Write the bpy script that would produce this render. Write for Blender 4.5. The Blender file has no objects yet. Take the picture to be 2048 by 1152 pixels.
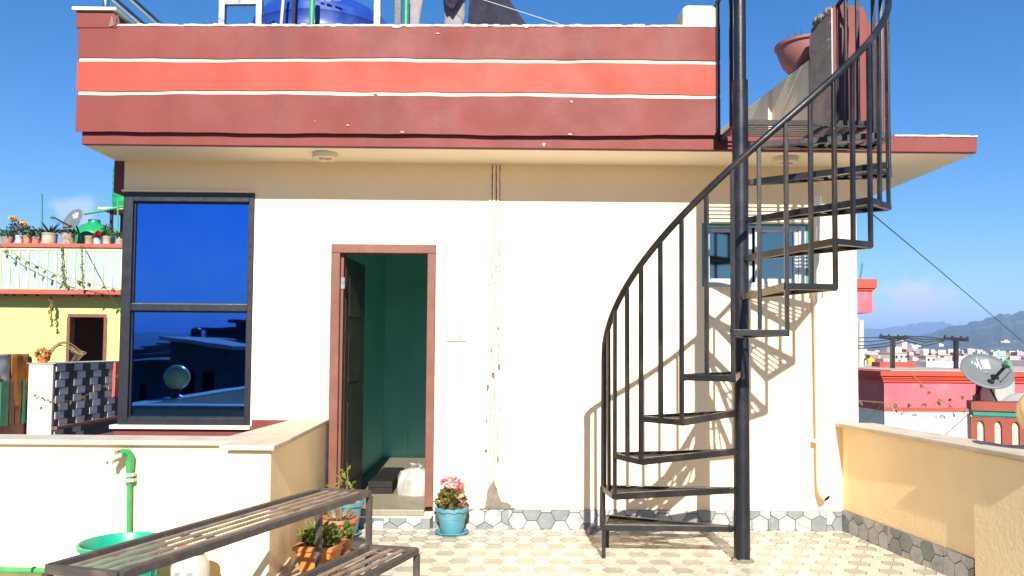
import bpy, math, random
from mathutils import Vector, Matrix, noise

scene = bpy.context.scene
COL = scene.collection
random.seed(7)
PI = math.pi

# ---------------------------------------------------------------- camera, sky, sun, exposure
YAW, PITCH, ROLL = math.radians(0.375), math.radians(2.386), math.radians(0.4365)
FPX, CZ, Y0 = 1550.0, 1.44, 632.4            # focal length in photo pixels, eye height, principal row
FWD = Vector((math.sin(YAW)*math.cos(PITCH), math.cos(YAW)*math.cos(PITCH), math.sin(PITCH)))
RT0 = Vector((math.cos(YAW), -math.sin(YAW), 0)); UP0 = RT0.cross(FWD)
RT = RT0*math.cos(ROLL) + UP0*math.sin(ROLL); UP = RT.cross(FWD)
cam = bpy.data.cameras.new('camera'); camo = bpy.data.objects.new('camera', cam); COL.objects.link(camo)
cam.sensor_width = 36; cam.lens = FPX/2048*36; cam.shift_y = (Y0-576)/2048
cam.clip_start = 0.05; cam.clip_end = 40000
camo.matrix_world = Matrix(((RT.x, UP.x, -FWD.x, 0), (RT.y, UP.y, -FWD.y, 0), (RT.z, UP.z, -FWD.z, CZ), (0, 0, 0, 1)))
scene.camera = camo

SUN_EL = math.radians(34.0); SUN_DX = -0.04       # light travels towards +Y, a touch to the left
SUNV = Vector((SUN_DX, 1, 0)).normalized()*math.cos(SUN_EL) + Vector((0, 0, -math.sin(SUN_EL)))
world = bpy.data.worlds.new('World'); scene.world = world; world.use_nodes = True
wn = world.node_tree; wn.nodes.clear()
def wnode(t, **k):
    n = wn.nodes.new(t)
    for a, b in k.items(): setattr(n, a, b)
    return n
sky = wnode('ShaderNodeTexSky', sky_type='NISHITA', sun_disc=False, sun_elevation=SUN_EL,
            sun_rotation=PI+math.atan(SUN_DX), altitude=1300, air_density=1.0, dust_density=0.35, ozone_density=3.2)
hs = wnode('ShaderNodeHueSaturation'); hs.inputs['Saturation'].default_value = 1.36; hs.inputs['Hue'].default_value = 0.503
bg = wnode('ShaderNodeBackground'); bg.inputs[1].default_value = 0.0515
wo = wnode('ShaderNodeOutputWorld')
wn.links.new(sky.outputs[0], hs.inputs['Color'])
# thin fair-weather clouds low over the valley
tc = wnode('ShaderNodeTexCoord')
def cloud(direction, size, stretch, seed):
    d = Vector(direction).normalized()
    sub = wnode('ShaderNodeVectorMath', operation='SUBTRACT'); sub.inputs[1].default_value = d
    wn.links.new(tc.outputs['Generated'], sub.inputs[0])
    sc_ = wnode('ShaderNodeVectorMath', operation='MULTIPLY'); sc_.inputs[1].default_value = (1/size, 1/size, stretch/size)
    wn.links.new(sub.outputs[0], sc_.inputs[0])
    ln = wnode('ShaderNodeVectorMath', operation='LENGTH'); wn.links.new(sc_.outputs[0], ln.inputs[0])
    nz = wnode('ShaderNodeTexNoise'); nz.inputs['Scale'].default_value = 38; nz.inputs['Detail'].default_value = 6
    add = wnode('ShaderNodeVectorMath', operation='ADD'); add.inputs[1].default_value = (seed, 0, 0)
    wn.links.new(tc.outputs['Generated'], add.inputs[0]); wn.links.new(add.outputs[0], nz.inputs['Vector'])
    m1 = wnode('ShaderNodeMath', operation='MULTIPLY_ADD'); m1.inputs[1].default_value = 2.4; m1.inputs[2].default_value = -1.15
    wn.links.new(nz.outputs[0], m1.inputs[0])
    m2 = wnode('ShaderNodeMath', operation='ADD'); wn.links.new(ln.outputs['Value'], m2.inputs[0]); wn.links.new(m1.outputs[0], m2.inputs[1])
    mr = wnode('ShaderNodeMapRange'); mr.interpolation_type = 'SMOOTHSTEP'
    mr.inputs['From Min'].default_value = 0.25; mr.inputs['From Max'].default_value = 1.05
    mr.inputs['To Min'].default_value = 1; mr.inputs['To Max'].default_value = 0
    wn.links.new(m2.outputs[0], mr.inputs['Value'])
    return mr.outputs[0]
def ray(x, y): return FWD + RT*((x-1024)/FPX) - UP*((y-Y0)/FPX)
prev = hs.outputs[0]
for (px, py, size, st, seed, amt) in ((1832, 592, 0.052, 1.6, 3.1, 0.9), (1800, 630, 0.085, 2.8, 8.4, 0.30), (155, 418, 0.028, 1.3, 5.7, 0.40)):
    c = cloud(ray(px, py), size, st, seed)
    mx = wnode('ShaderNodeMix', data_type='RGBA')
    mu = wnode('ShaderNodeMath', operation='MULTIPLY'); mu.inputs[1].default_value = amt
    wn.links.new(c, mu.inputs[0]); wn.links.new(mu.outputs[0], mx.inputs['Factor'])
    wn.links.new(prev, mx.inputs['A']); mx.inputs['B'].default_value = (7.6, 7.2, 7.6, 1)
    prev = mx.outputs['Result']
wn.links.new(prev, bg.inputs[0]); wn.links.new(bg.outputs[0], wo.inputs[0])

sl = bpy.data.lights.new('sun', 'SUN'); sl.energy = 3.8; sl.angle = math.radians(0.5); sl.color = (1.0, 0.94, 0.84)
so = bpy.data.objects.new('sun', sl); COL.objects.link(so); so.location = (0, -20, 15)
so.rotation_euler = SUNV.to_track_quat('-Z', 'Y').to_euler()
vs = scene.view_settings; vs.view_transform = 'Standard'; vs.look = 'None'; vs.gamma = 1.0; vs.use_curve_mapping = False
vs.exposure = 1.58
scene.render.engine = 'CYCLES'
cy = scene.cycles; cy.use_denoising = True; cy.max_bounces = 10; cy.diffuse_bounces = 7; cy.glossy_bounces = 4
cy.transmission_bounces = 4; cy.volume_bounces = 0; cy.caustics_reflective = False; cy.caustics_refractive = False
cy.sample_clamp_indirect = 6

def at(x, y, Y):
    r = ray(x, y); t = Y/r.y; return Vector((r.x*t, Y, r.z*t+CZ))
def atz(x, y, Z):
    r = ray(x, y); t = (Z-CZ)/r.z; return Vector((r.x*t, r.y*t, Z))
def atx(x, y, X):
    r = ray(x, y); t = X/r.x; return Vector((X, r.y*t, r.z*t+CZ))
def proj(p):
    d = Vector(p)-Vector((0, 0, CZ)); z = d.dot(FWD)
    return (1024+FPX*d.dot(RT)/z, Y0-FPX*d.dot(UP)/z, z)

# ---------------------------------------------------------------- materials
MATS = {}
def mat(name, col, rough=0.6, var=0.12, scale=5.0, bump=0.0, bscale=80.0, metal=0.0, spec=0.4,
        flakes=None, stain=None, streak=None, col2=None, emit=None, coat=0.0, transl=0.0):
    """procedural paint / plaster / metal: base colour with uneven tone, fine relief, flakes and dirt streaks"""
    m = bpy.data.materials.new(name); m.use_nodes = True; nt = m.node_tree; N = nt.nodes; L = nt.links
    b = N['Principled BSDF']; b.inputs['Roughness'].default_value = rough; b.inputs['Metallic'].default_value = metal
    b.inputs['Specular IOR Level'].default_value = spec
    if coat: b.inputs['Coat Weight'].default_value = coat; b.inputs['Coat Roughness'].default_value = 0.1
    geo = N.new('ShaderNodeNewGeometry')
    def nz(sc, det=4, vec=None, rgh=0.55):
        n = N.new('ShaderNodeTexNoise'); n.inputs['Scale'].default_value = sc; n.inputs['Detail'].default_value = det
        n.inputs['Roughness'].default_value = rgh; L.new(vec or geo.outputs['Position'], n.inputs['Vector']); return n.outputs[0]
    def rng(v, a, c_, lo=0.0, hi=1.0):
        r = N.new('ShaderNodeMapRange'); r.inputs['From Min'].default_value = a; r.inputs['From Max'].default_value = c_
        r.inputs['To Min'].default_value = lo; r.inputs['To Max'].default_value = hi; L.new(v, r.inputs['Value']); return r.outputs[0]
    def mix(f, A, B):
        x = N.new('ShaderNodeMix'); x.data_type = 'RGBA'; L.new(f, x.inputs['Factor'])
        for v, k in ((A, 'A'), (B, 'B')):
            if isinstance(v, tuple): x.inputs[k].default_value = (*v[:3], 1)
            else: L.new(v, x.inputs[k])
        return x.outputs['Result']
    c2 = col2 or tuple(max(0, min(1, c*(1-var*2.0))) for c in col)
    c1 = tuple(min(1, c*(1+var*0.4)) for c in col)
    out = mix(rng(nz(scale), 0.3, 0.7), c1, c2)
    if stain:      # (colour, amount, scale)
        f = rng(nz(stain[2], 6), 0.5, 0.78, 0, stain[1]); out = mix(f, out, stain[0])
    if streak:     # vertical weather streaks (colour, amount, horizontal scale)
        vm = N.new('ShaderNodeVectorMath'); vm.operation = 'MULTIPLY'; vm.inputs[1].default_value = (1, 1, 0.12)
        L.new(geo.outputs['Position'], vm.inputs[0])
        f = rng(nz(streak[2], 5, vm.outputs[0]), 0.5, 0.75, 0, streak[1]); out = mix(f, out, streak[0])
    if flakes:     # (colour, threshold, scale): chipped paint spots
        f = rng(nz(flakes[2], 3), flakes[1], flakes[1]+0.015); out = mix(f, out, flakes[0])
    L.new(out, b.inputs['Base Color'])
    if bump:
        bp = N.new('ShaderNodeBump'); bp.inputs['Strength'].default_value = bump; bp.inputs['Distance'].default_value = 0.01
        L.new(nz(bscale, 5), bp.inputs['Height']); L.new(bp.outputs[0], b.inputs['Normal'])
    rv = rng(nz(scale*2.3), 0.3, 0.7, max(0, rough-0.08), min(1, rough+0.08)); L.new(rv, b.inputs['Roughness'])
    if emit:
        b.inputs['Emission Color'].default_value = (*emit[0], 1); b.inputs['Emission Strength'].default_value = emit[1]
    if transl:
        b.inputs['Subsurface Weight'].default_value = 0
        tr = N.new('ShaderNodeBsdfTranslucent'); L.new(out, tr.inputs[0]); ms = N.new('ShaderNodeMixShader')
        ms.inputs[0].default_value = transl; L.new(b.outputs[0], ms.inputs[1]); L.new(tr.outputs[0], ms.inputs[2])
        L.new(ms.outputs[0], N['Material Output'].inputs[0])
    MATS[name] = m
    return m
cream = mat('cream_wall', (0.97, 0.735, 0.455), 0.75, 0.03, 1.6, 0.22, 55, stain=((0.90, 0.63, 0.35), 0.35, 2.2))
cream_low = mat('cream_parapet', (0.89, 0.70, 0.41), 0.75, 0.04, 2.4, 0.35, 38, stain=((0.78, 0.58, 0.33), 0.4, 2.5))
soffit_m = mat('soffit_paint', (0.82, 0.76, 0.66), 0.8, 0.03, 2, 0.1)
maroon = mat('maroon_paint', (0.175, 0.031, 0.025), 0.66, 0.08, 1.6, 0.12, 45, flakes=((0.75, 0.70, 0.62), 0.79, 9.0),
             stain=((0.21, 0.050, 0.040), 0.6, 1.1), streak=((0.095, 0.019, 0.016), 0.5, 2.6))
orange = mat('orange_red_paint', (0.42, 0.047, 0.026), 0.62, 0.06, 1.5, 0.1, 45, stain=((0.48, 0.09, 0.06), 0.5, 1.0), flakes=((0.75, 0.7, 0.6), 0.82, 9))
stripe_m = mat('cream_stripe', (0.84, 0.74, 0.48), 0.6, 0.05, 6, 0.1)
plaster_w = mat('white_plaster_edge', (0.52, 0.48, 0.40), 0.85, 0.15, 14, 0.4, 60)
cement = mat('bare_cement', (0.21, 0.18, 0.14), 0.9, 0.2, 14, 0.7, 70)
frame_dk = mat('dark_window_frame', (0.013, 0.015, 0.020), 0.42, 0.15, 8, 0.05, spec=0.5)
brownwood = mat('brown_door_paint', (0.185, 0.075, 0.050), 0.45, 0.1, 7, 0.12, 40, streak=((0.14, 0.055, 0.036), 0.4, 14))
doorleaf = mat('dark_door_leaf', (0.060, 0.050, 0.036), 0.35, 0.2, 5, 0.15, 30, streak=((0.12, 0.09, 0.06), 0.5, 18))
teal = mat('teal_room_paint', (0.32, 0.80, 0.71), 0.55, 0.06, 2, 0.1)
roomfloor = mat('room_floor', (0.20, 0.175, 0.14), 0.5, 0.1, 4)
stone = mat('threshold_stone', (0.27, 0.24, 0.165), 0.5, 0.1, 6, 0.3, 30, streak=((0.15, 0.13, 0.09), 0.7, 6))
black = mat('black_enamel_steel', (0.013, 0.014, 0.016), 0.38, 0.25, 10, 0.15, 120, spec=0.4, flakes=((0.18, 0.14, 0.105), 0.72, 26),
            stain=((0.060, 0.047, 0.038), 0.8, 5))
blackpole = mat('black_enamel_pipe', (0.012, 0.014, 0.019), 0.36, 0.2, 6, 0.08, 60, spec=0.4, stain=((0.035, 0.034, 0.036), 0.6, 5), flakes=((0.12, 0.10, 0.08), 0.75, 24))
rustslat = mat('rusty_slat', (0.29, 0.215, 0.15), 0.65, 0.3, 9, 0.4, 90, col2=(0.13, 0.10, 0.08), stain=((0.34, 0.20, 0.11), 0.7, 12))
rackblack = mat('worn_black_rack', (0.066, 0.056, 0.048), 0.55, 0.3, 9, 0.3, 100, stain=((0.19, 0.15, 0.115), 0.8, 9), flakes=((0.3, 0.26, 0.2), 0.72, 30))
scarm = mat('grey_scar', (0.16, 0.155, 0.145), 0.95, 0.3, 30)
crackm = mat('crack_dirt', (0.11, 0.085, 0.06), 0.95, 0.3, 20)
grout = mat('dark_grout', (0.06, 0.06, 0.058), 0.9, 0.1, 20)
floor_grout = mat('floor_grout', (0.13, 0.115, 0.09), 0.9, 0.15, 10)
tile_w = mat('tile_white', (0.57, 0.53, 0.43), 0.32, 0.06, 3, 0.05, stain=((0.50, 0.43, 0.32), 0.4, 5), streak=((0.45, 0.41, 0.32), 0.6, 1.4))
tile_s = mat('tile_speckled', (0.56, 0.52, 0.425), 0.32, 0.08, 6, 0.05, stain=((0.20, 0.17, 0.13), 0.8, 24))
tile_t = mat('tile_tan', (0.38, 0.345, 0.27), 0.34, 0.08, 4, 0.05, stain=((0.30, 0.26, 0.19), 0.4, 8), streak=((0.32, 0.285, 0.215), 0.6, 1.4))
sk_w = mat('skirting_white', (0.40, 0.40, 0.385), 0.3, 0.06, 6, 0.05, stain=((0.26, 0.27, 0.28), 0.7, 16))
sk_v = mat('skirting_veined', (0.38, 0.38, 0.37), 0.3, 0.1, 8, 0.05, stain=((0.16, 0.17, 0.17), 0.85, 26))
sk_g = mat('skirting_grey', (0.20, 0.22, 0.22), 0.32, 0.1, 6, 0.05, stain=((0.26, 0.29, 0.28), 0.6, 20))
white_pl = mat('white_plastic', (0.46, 0.44, 0.39), 0.35, 0.04, 8)
upvc = mat('white_window_frame', (0.46, 0.48, 0.50), 0.3, 0.03, 8)
green_pipe = mat('green_pipe', (0.045, 0.30, 0.09), 0.4, 0.1, 8)
green_bucket = mat('green_bucket', (0.010, 0.33, 0.20), 0.35, 0.08, 5, spec=0.5)
terracotta = mat('terracotta', (0.62, 0.205, 0.042), 0.75, 0.15, 9, 0.2, 60, stain=((0.55, 0.32, 0.2), 0.5, 8))
terracotta2 = mat('dull_terracotta', (0.42, 0.17, 0.08), 0.8, 0.2, 9, 0.25, 60, stain=((0.5, 0.36, 0.27), 0.6, 8))
bluepot = mat('turquoise_pot', (0.075, 0.25, 0.31), 0.35, 0.1, 7, 0.1, stain=((0.24, 0.40, 0.39), 0.5, 8))
soil = mat('potting_soil', (0.10, 0.055, 0.03), 0.95, 0.3, 30, 0.9, 60)
leaf_g = mat('green_leaf', (0.085, 0.17, 0.025), 0.5, 0.3, 14, transl=0.3)
leaf_y = mat('yellow_green_leaf', (0.24, 0.25, 0.04), 0.5, 0.3, 14, transl=0.3)
leaf_d = mat('dark_leaf', (0.035, 0.085, 0.03), 0.5, 0.3, 14, transl=0.25)
leaf_b = mat('olive_brown_leaf', (0.22, 0.17, 0.05), 0.6, 0.3, 14, transl=0.25)
stem_m = mat('dry_stem', (0.24, 0.17, 0.09), 0.8, 0.2, 20)
pinkfl = mat('pink_petal', (0.72, 0.22, 0.25), 0.6, 0.15, 20, transl=0.25)
palepink = mat('pale_pink_petal', (0.78, 0.52, 0.48), 0.6, 0.1, 20, transl=0.25)
yellowfl = mat('yellow_petal', (0.80, 0.50, 0.03), 0.6, 0.1, 20, transl=0.2)
redfl = mat('red_petal', (0.62, 0.015, 0.015), 0.6, 0.15, 20, transl=0.2)
sackm = mat('white_woven_sack', (0.42, 0.41, 0.385), 0.6, 0.08, 8, 0.9, 22)
galv = mat('galvanised_steel', (0.30, 0.31, 0.33), 0.45, 0.3, 14, 0.2, metal=0.6)
steel = mat('polished_steel', (0.62, 0.63, 0.66), 0.18, 0.05, 5, metal=1.0)
blue_tank = mat('blue_tank_plastic', (0.012, 0.045, 0.27), 0.38, 0.1, 3, 0.05, stain=((0.14, 0.2, 0.42), 0.6, 3))
green_tank = mat('green_tank_plastic', (0.012, 0.27, 0.10), 0.4, 0.1, 3)
tan_plaster = mat('tan_plaster', (0.86, 0.69, 0.45), 0.85, 0.08, 3, 0.4, 50)
rough_brown = mat('rough_brown_render', (0.62, 0.46, 0.32), 0.95, 0.15, 6, 0.9, 90)
mauve_pot = mat('mauve_bowl', (0.30, 0.12, 0.115), 0.6, 0.12, 5, 0.1)
cloth_g = mat('grey_laundry', (0.28, 0.24, 0.24), 0.9, 0.1, 8, 0.2)
cloth_d = mat('navy_laundry', (0.018, 0.018, 0.035), 0.9, 0.1, 8, 0.2)
cloth_o = mat('ochre_towel', (0.30, 0.12, 0.02), 0.95, 0.12, 8, 0.4, 150)
cloth_w = mat('grey_towel', (0.40, 0.41, 0.42), 0.95, 0.15, 8, 0.4, 150)
wire_m = mat('black_wire', (0.012, 0.02, 0.018), 0.6, 0.1)
wire_w = mat('white_line', (0.6, 0.6, 0.58), 0.6, 0.1)
yellow_wall = mat('lime_yellow_wall', (0.56, 0.60, 0.19), 0.8, 0.05, 0.8, 0.15, streak=((0.42, 0.45, 0.15), 0.4, 1.2))
bluepanel = mat('pale_blue_panel', (0.31, 0.43, 0.44), 0.7, 0.06, 2, 0.1, streak=((0.22, 0.30, 0.30), 0.5, 3))
yellow_rib = mat('pale_yellow_rib', (0.72, 0.68, 0.34), 0.7, 0.06, 4)
redband = mat('red_band', (0.45, 0.085, 0.06), 0.7, 0.1, 2)
darkroom = mat('dark_opening', (0.012, 0.010, 0.008), 0.9, 0.1)
brick_d = mat('dark_brick', (0.075, 0.060, 0.062), 0.8, 0.2, 7, 0.3, 60)
brick_l = mat('grey_white_brick', (0.42, 0.44, 0.52), 0.75, 0.1, 7, 0.25, 60)
pinkcream = mat('pink_cream_render', (0.80, 0.62, 0.50), 0.8, 0.05, 3, 0.25, 40)
brownpanel = mat('brown_panel', (0.20, 0.085, 0.065), 0.75, 0.1, 3, 0.1)
greenpanel = mat('green_panel', (0.015, 0.24, 0.13), 0.6, 0.1, 4)
pinkpaint = mat('pink_paint', (0.53, 0.105, 0.135), 0.7, 0.07, 1.6, 0.1, stain=((0.66, 0.19, 0.20), 0.7, 2.2))
redpaint = mat('red_cornice', (0.58, 0.06, 0.03), 0.65, 0.08, 2)
whitewall = mat('white_wall', (0.80, 0.78, 0.74), 0.8, 0.04, 2, 0.1)
greywall = mat('grey_concrete', (0.38, 0.37, 0.35), 0.9, 0.12, 2, 0.3)
brickred = mat('brick_red_wall', (0.27, 0.065, 0.04), 0.75, 0.08, 3, 0.1)
tealtrim = mat('teal_trim', (0.02, 0.24, 0.18), 0.6, 0.1)
beige = mat('beige_niche', (0.74, 0.60, 0.38), 0.7, 0.05, 4)
dish_m = mat('grey_dish', (0.125, 0.14, 0.145), 0.45, 0.06, 4, spec=0.4)
globe_m = mat('amber_globe', (0.80, 0.58, 0.20), 0.25, 0.04, 4, spec=0.6)

def glass(name, tint, rough=0.015):
    m = bpy.data.materials.new(name); m.use_nodes = True; b = m.node_tree.nodes['Principled BSDF']
    b.inputs['Base Color'].default_value = (*tint, 1); b.inputs['Metallic'].default_value = 1.0; b.inputs['Roughness'].default_value = rough
    return m
blueglass = glass('blue_mirror_glass', (0.045, 0.165, 0.56))
def smear(m, tint, dust):
    nt = m.node_tree; b = nt.nodes['Principled BSDF']; geo = nt.nodes.new('ShaderNodeNewGeometry')
    n1 = nt.nodes.new('ShaderNodeTexNoise'); n1.inputs['Scale'].default_value = 3.5; n1.inputs['Detail'].default_value = 6; nt.links.new(geo.outputs['Position'], n1.inputs['Vector'])
    r = nt.nodes.new('ShaderNodeMapRange'); r.inputs['From Min'].default_value = 0.42; r.inputs['From Max'].default_value = 0.8; r.inputs['To Max'].default_value = 0.45; nt.links.new(n1.outputs[0], r.inputs['Value'])
    mx = nt.nodes.new('ShaderNodeMix'); mx.data_type = 'RGBA'; mx.inputs['A'].default_value = (*tint, 1); mx.inputs['B'].default_value = (*dust, 1); r.inputs['To Max'].default_value = 0.2; nt.links.new(r.outputs[0], mx.inputs['Factor']); nt.links.new(mx.outputs['Result'], b.inputs['Base Color'])
    n2 = nt.nodes.new('ShaderNodeTexNoise'); n2.inputs['Scale'].default_value = 1.3; nt.links.new(geo.outputs['Position'], n2.inputs['Vector'])
    bp = nt.nodes.new('ShaderNodeBump'); bp.inputs['Strength'].default_value = 0.06; bp.inputs['Distance'].default_value = 0.02; nt.links.new(n2.outputs[0], bp.inputs['Height']); nt.links.new(bp.outputs[0], b.inputs['Normal'])
smear(blueglass, (0.042, 0.165, 0.56), (0.11, 0.26, 0.60))
darkglass = glass('smoked_glass', (0.17, 0.24, 0.235), 0.05)
smear(darkglass, (0.20, 0.265, 0.25), (0.30, 0.36, 0.33))

# ---------------------------------------------------------------- mesh helpers
class MB:
    def __init__(s): s.v = []; s.f = []
    def add(s, vs, fs):
        o = len(s.v); s.v += [tuple(p) for p in vs]; s.f += [tuple(i+o for i in f) for f in fs]; return s
    def box(s, a, b):
        x0, y0, z0 = a; x1, y1, z1 = b
        return s.add([(x0,y0,z0),(x1,y0,z0),(x1,y1,z0),(x0,y1,z0),(x0,y0,z1),(x1,y0,z1),(x1,y1,z1),(x0,y1,z1)],
                     [(3,2,1,0),(4,5,6,7),(0,1,5,4),(1,2,6,5),(2,3,7,6),(3,0,4,7)])
    def prism(s, poly, d):      # polygon (list of points) extruded by vector d
        n = len(poly); d = Vector(d); P = [Vector(p) for p in poly]
        nr = sum(((P[i]-P[0]).cross(P[(i+1) % n]-P[0]) for i in range(1, n)), Vector())
        if nr.dot(d) > 0: P = P[::-1]
        vs = P + [p+d for p in P]
        return s.add(vs, [tuple(range(n)), tuple(range(2*n-1, n-1, -1))] + [((i+1) % n, i, n+i, n+(i+1) % n) for i in range(n)])
    def bar(s, p0, p1, w, h=None, up=(0, 0, 1)):
        p0 = Vector(p0); p1 = Vector(p1); h = h or w; d = (p1-p0).normalized(); up = Vector(up)
        if abs(d.dot(up)) > 0.99: up = Vector((0, 1, 0))
        sx = d.cross(up).normalized(); sy = sx.cross(d)
        o = [sx*(a*w/2)+sy*(b*h/2) for a, b in ((-1,-1),(1,-1),(1,1),(-1,1))]
        return s.add([p0+q for q in o]+[p1+q for q in o], [(0,1,2,3),(7,6,5,4),(0,4,5,1),(1,5,6,2),(2,6,7,3),(3,7,4,0)])
    def tube(s, pts, r, n=8, cap=True):
        pts = [Vector(p) for p in pts]; rs = r if isinstance(r, (list, tuple)) else [r]*len(pts)
        rings = []; prevx = None
        for i, p in enumerate(pts):
            d = (pts[min(i+1, len(pts)-1)]-pts[max(i-1, 0)]).normalized()
            if prevx is None:
                a = Vector((0, 0, 1)) if abs(d.z) < 0.9 else Vector((1, 0, 0)); x = d.cross(a).normalized()
            else:
                x = (prevx - d*prevx.dot(d)); x = x.normalized() if x.length > 1e-6 else d.orthogonal().normalized()
            prevx = x; y = d.cross(x)
            rings.append([p + x*math.cos(2*PI*k/n)*rs[i] + y*math.sin(2*PI*k/n)*rs[i] for k in range(n)])
        vs = [q for rg in rings for q in rg]; fs = []
        for i in range(len(pts)-1):
            for k in range(n): fs.append((i*n+k, i*n+(k+1) % n, (i+1)*n+(k+1) % n, (i+1)*n+k))
        if cap: fs += [tuple(range(n))[::-1], tuple(range((len(pts)-1)*n, len(pts)*n))]
        return s.add(vs, fs)
    def lathe(s, prof, c, n=24, jit=0, sq=False):
        c = Vector(c); vs = []; fs = []
        for (r, z) in prof:
            for k in range(n):
                a = 2*PI*k/n; rr = r
                if sq: rr = r/max(abs(math.cos(a+0.12)), abs(math.sin(a+0.12)))
                if jit: rr *= 1+jit*noise.noise(Vector((math.cos(a)*2+c.x*7, math.sin(a)*2, z*9)))
                vs.append(c+Vector((rr*math.cos(a), rr*math.sin(a), z)))
        for i in range(len(prof)-1):
            for k in range(n): fs.append((i*n+k, i*n+(k+1) % n, (i+1)*n+(k+1) % n, (i+1)*n+k))
        fs += [tuple(range(n))[::-1], tuple(range((len(prof)-1)*n, len(prof)*n))]
        return s.add(vs, fs)
    def leaf(s, p, d, l, w, nrm=None):
        p = Vector(p); d = Vector(d).normalized(); nrm = Vector(nrm) if nrm else Vector((random.uniform(-1,1), random.uniform(-1,1), random.uniform(0.2,1)))
        sx = d.cross(nrm)
        sx = sx.normalized() if sx.length > 1e-5 else d.orthogonal().normalized()
        n = sx.cross(d)
        return s.add([p, p+d*l*0.45+sx*w/2+n*w*0.12, p+d*l, p+d*l*0.45-sx*w/2+n*w*0.12, p+d*l*0.5-n*w*0.1], [(0,1,4),(1,2,4),(2,3,4),(3,0,4)])
    def build(s, name, m, parent=None, smooth=False, bevel=0, kind=None, loc=None):
        me = bpy.data.meshes.new(name); me.from_pydata(s.v, [], s.f); me.update()
        for i in (m if isinstance(m, (list, tuple)) else [m]): me.materials.append(i)
        if smooth:
            for p in me.polygons: p.use_smooth = True
            me.set_sharp_from_angle(angle=math.radians(38))
        o = bpy.data.objects.new(name, me); COL.objects.link(o)
        if parent is not None:
            o.parent = parent
            par = parent
            T = Vector()
            while par is not None: T += par.location; par = par.parent
            o.location = -T
        if bevel:
            bv = o.modifiers.new('edge', 'BEVEL'); bv.width = bevel; bv.segments = 2; bv.limit_method = 'ANGLE'
        if kind: o['kind'] = kind
        return o
def thing(name, label, cat, loc=(0, 0, 0), group=None):
    o = bpy.data.objects.new(name, None); COL.objects.link(o); o.location = loc; o.empty_display_size = 0.2
    o['label'] = label; o['category'] = cat
    if group: o['group'] = group
    return o
def tag(o, label, cat, group=None):
    o['label'] = label; o['category'] = cat
    if group: o['group'] = group
    return o
def child(o, parent):
    """parent o keeping it where it stands"""
    o.parent = parent; T = Vector(); par = parent
    while par is not None: T += par.location; par = par.parent
    o.location = o.location - T
    return o
def curve(pts, n=6):
    P = [Vector(p) for p in pts]; P = [2*P[0]-P[1]]+P+[2*P[-1]-P[-2]]; out = []
    for i in range(1, len(P)-2):
        for k in range(n):
            t = k/n; a, b, c, d = P[i-1:i+3]
            out.append(0.5*((2*b)+(c-a)*t+(2*a-5*b+4*c-d)*t*t+(3*b-a-3*c+d)*t*t*t))
    return out+[P[-2]]
def wob(x, seed, a=0.006): return a*(math.sin(1.1*x+seed)+0.6*math.sin(2.9*x+seed*2.3)+0.35*math.sin(7.3*x+seed*4.1)+0.25*math.sin(17*x+seed*1.7))
def fbm(p, o=4):
    return noise.fractal(Vector(p), 1.0, 2.0, o)

# ================================================================ THE HOUSE
YF = 6.27                 # plane of the facade
ZS = 2.952                # underside of the roof slab
YE = 5.80                 # front edge of the roof slab
YP = 5.765                # face of the roof parapet bands
XL, XR = -3.12, 2.845     # corners of the facade
house = thing('house', 'cream house with maroon and orange banded roof parapet, open door and blue window', 'house', (0, YF, 0))

def wall_holes(mb, x0, x1, z0, z1, y0, y1, holes):
    xs = sorted({x0, x1, *[h[0] for h in holes], *[h[1] for h in holes]})
    zs = sorted({z0, z1, *[h[2] for h in holes], *[h[3] for h in holes]})
    solid = lambda i, k: 0 <= i < len(xs)-1 and 0 <= k < len(zs)-1 and not any(
        h[0]-1e-6 <= xs[i] and xs[i+1] <= h[1]+1e-6 and h[2]-1e-6 <= zs[k] and zs[k+1] <= h[3]+1e-6 for h in holes)
    for i in range(len(xs)-1):
        for k in range(len(zs)-1):
            if not solid(i, k): continue
            a, b, c, d = xs[i], xs[i+1], zs[k], zs[k+1]
            mb.add([(a,y0,c),(b,y0,c),(b,y0,d),(a,y0,d)], [(0,1,2,3)])
            mb.add([(a,y1,c),(b,y1,c),(b,y1,d),(a,y1,d)], [(3,2,1,0)])
            if not solid(i-1, k): mb.add([(a,y0,c),(a,y1,c),(a,y1,d),(a,y0,d)], [(3,2,1,0)])
            if not solid(i+1, k): mb.add([(b,y0,c),(b,y1,c),(b,y1,d),(b,y0,d)], [(0,1,2,3)])
            if not solid(i, k-1): mb.add([(a,y0,c),(b,y0,c),(b,y1,c),(a,y1,c)], [(3,2,1,0)])
            if not solid(i, k+1): mb.add([(a,y0,d),(b,y0,d),(b,y1,d),(a,y1,d)], [(0,1,2,3)])
    return mb
WL = (XL, -2.055, 0.81, 2.685)           # blue window opening
DR = (-1.425, -0.58, 0.12, 2.278)        # door opening
WR = (1.585, 2.455, 1.955, 2.475)        # small window opening
m = MB(); wall_holes(m, XL, XR, -0.3, ZS, YF, YF+0.2, [WL, DR, WR])
front_wall = m.build('front_wall', cream, house)
m = MB(); m.box((XL, YF+0.2, -9), (XL+0.18, 11.2, ZS-0.003)); m.box((XR-0.2, YF+0.2, -9), (XR, 11.2, ZS-0.003)); m.box((XL+0.18, 11.0, -9), (XR-0.2, 11.2, ZS-0.003))
m.build('outer_wall', cream, house)
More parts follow.
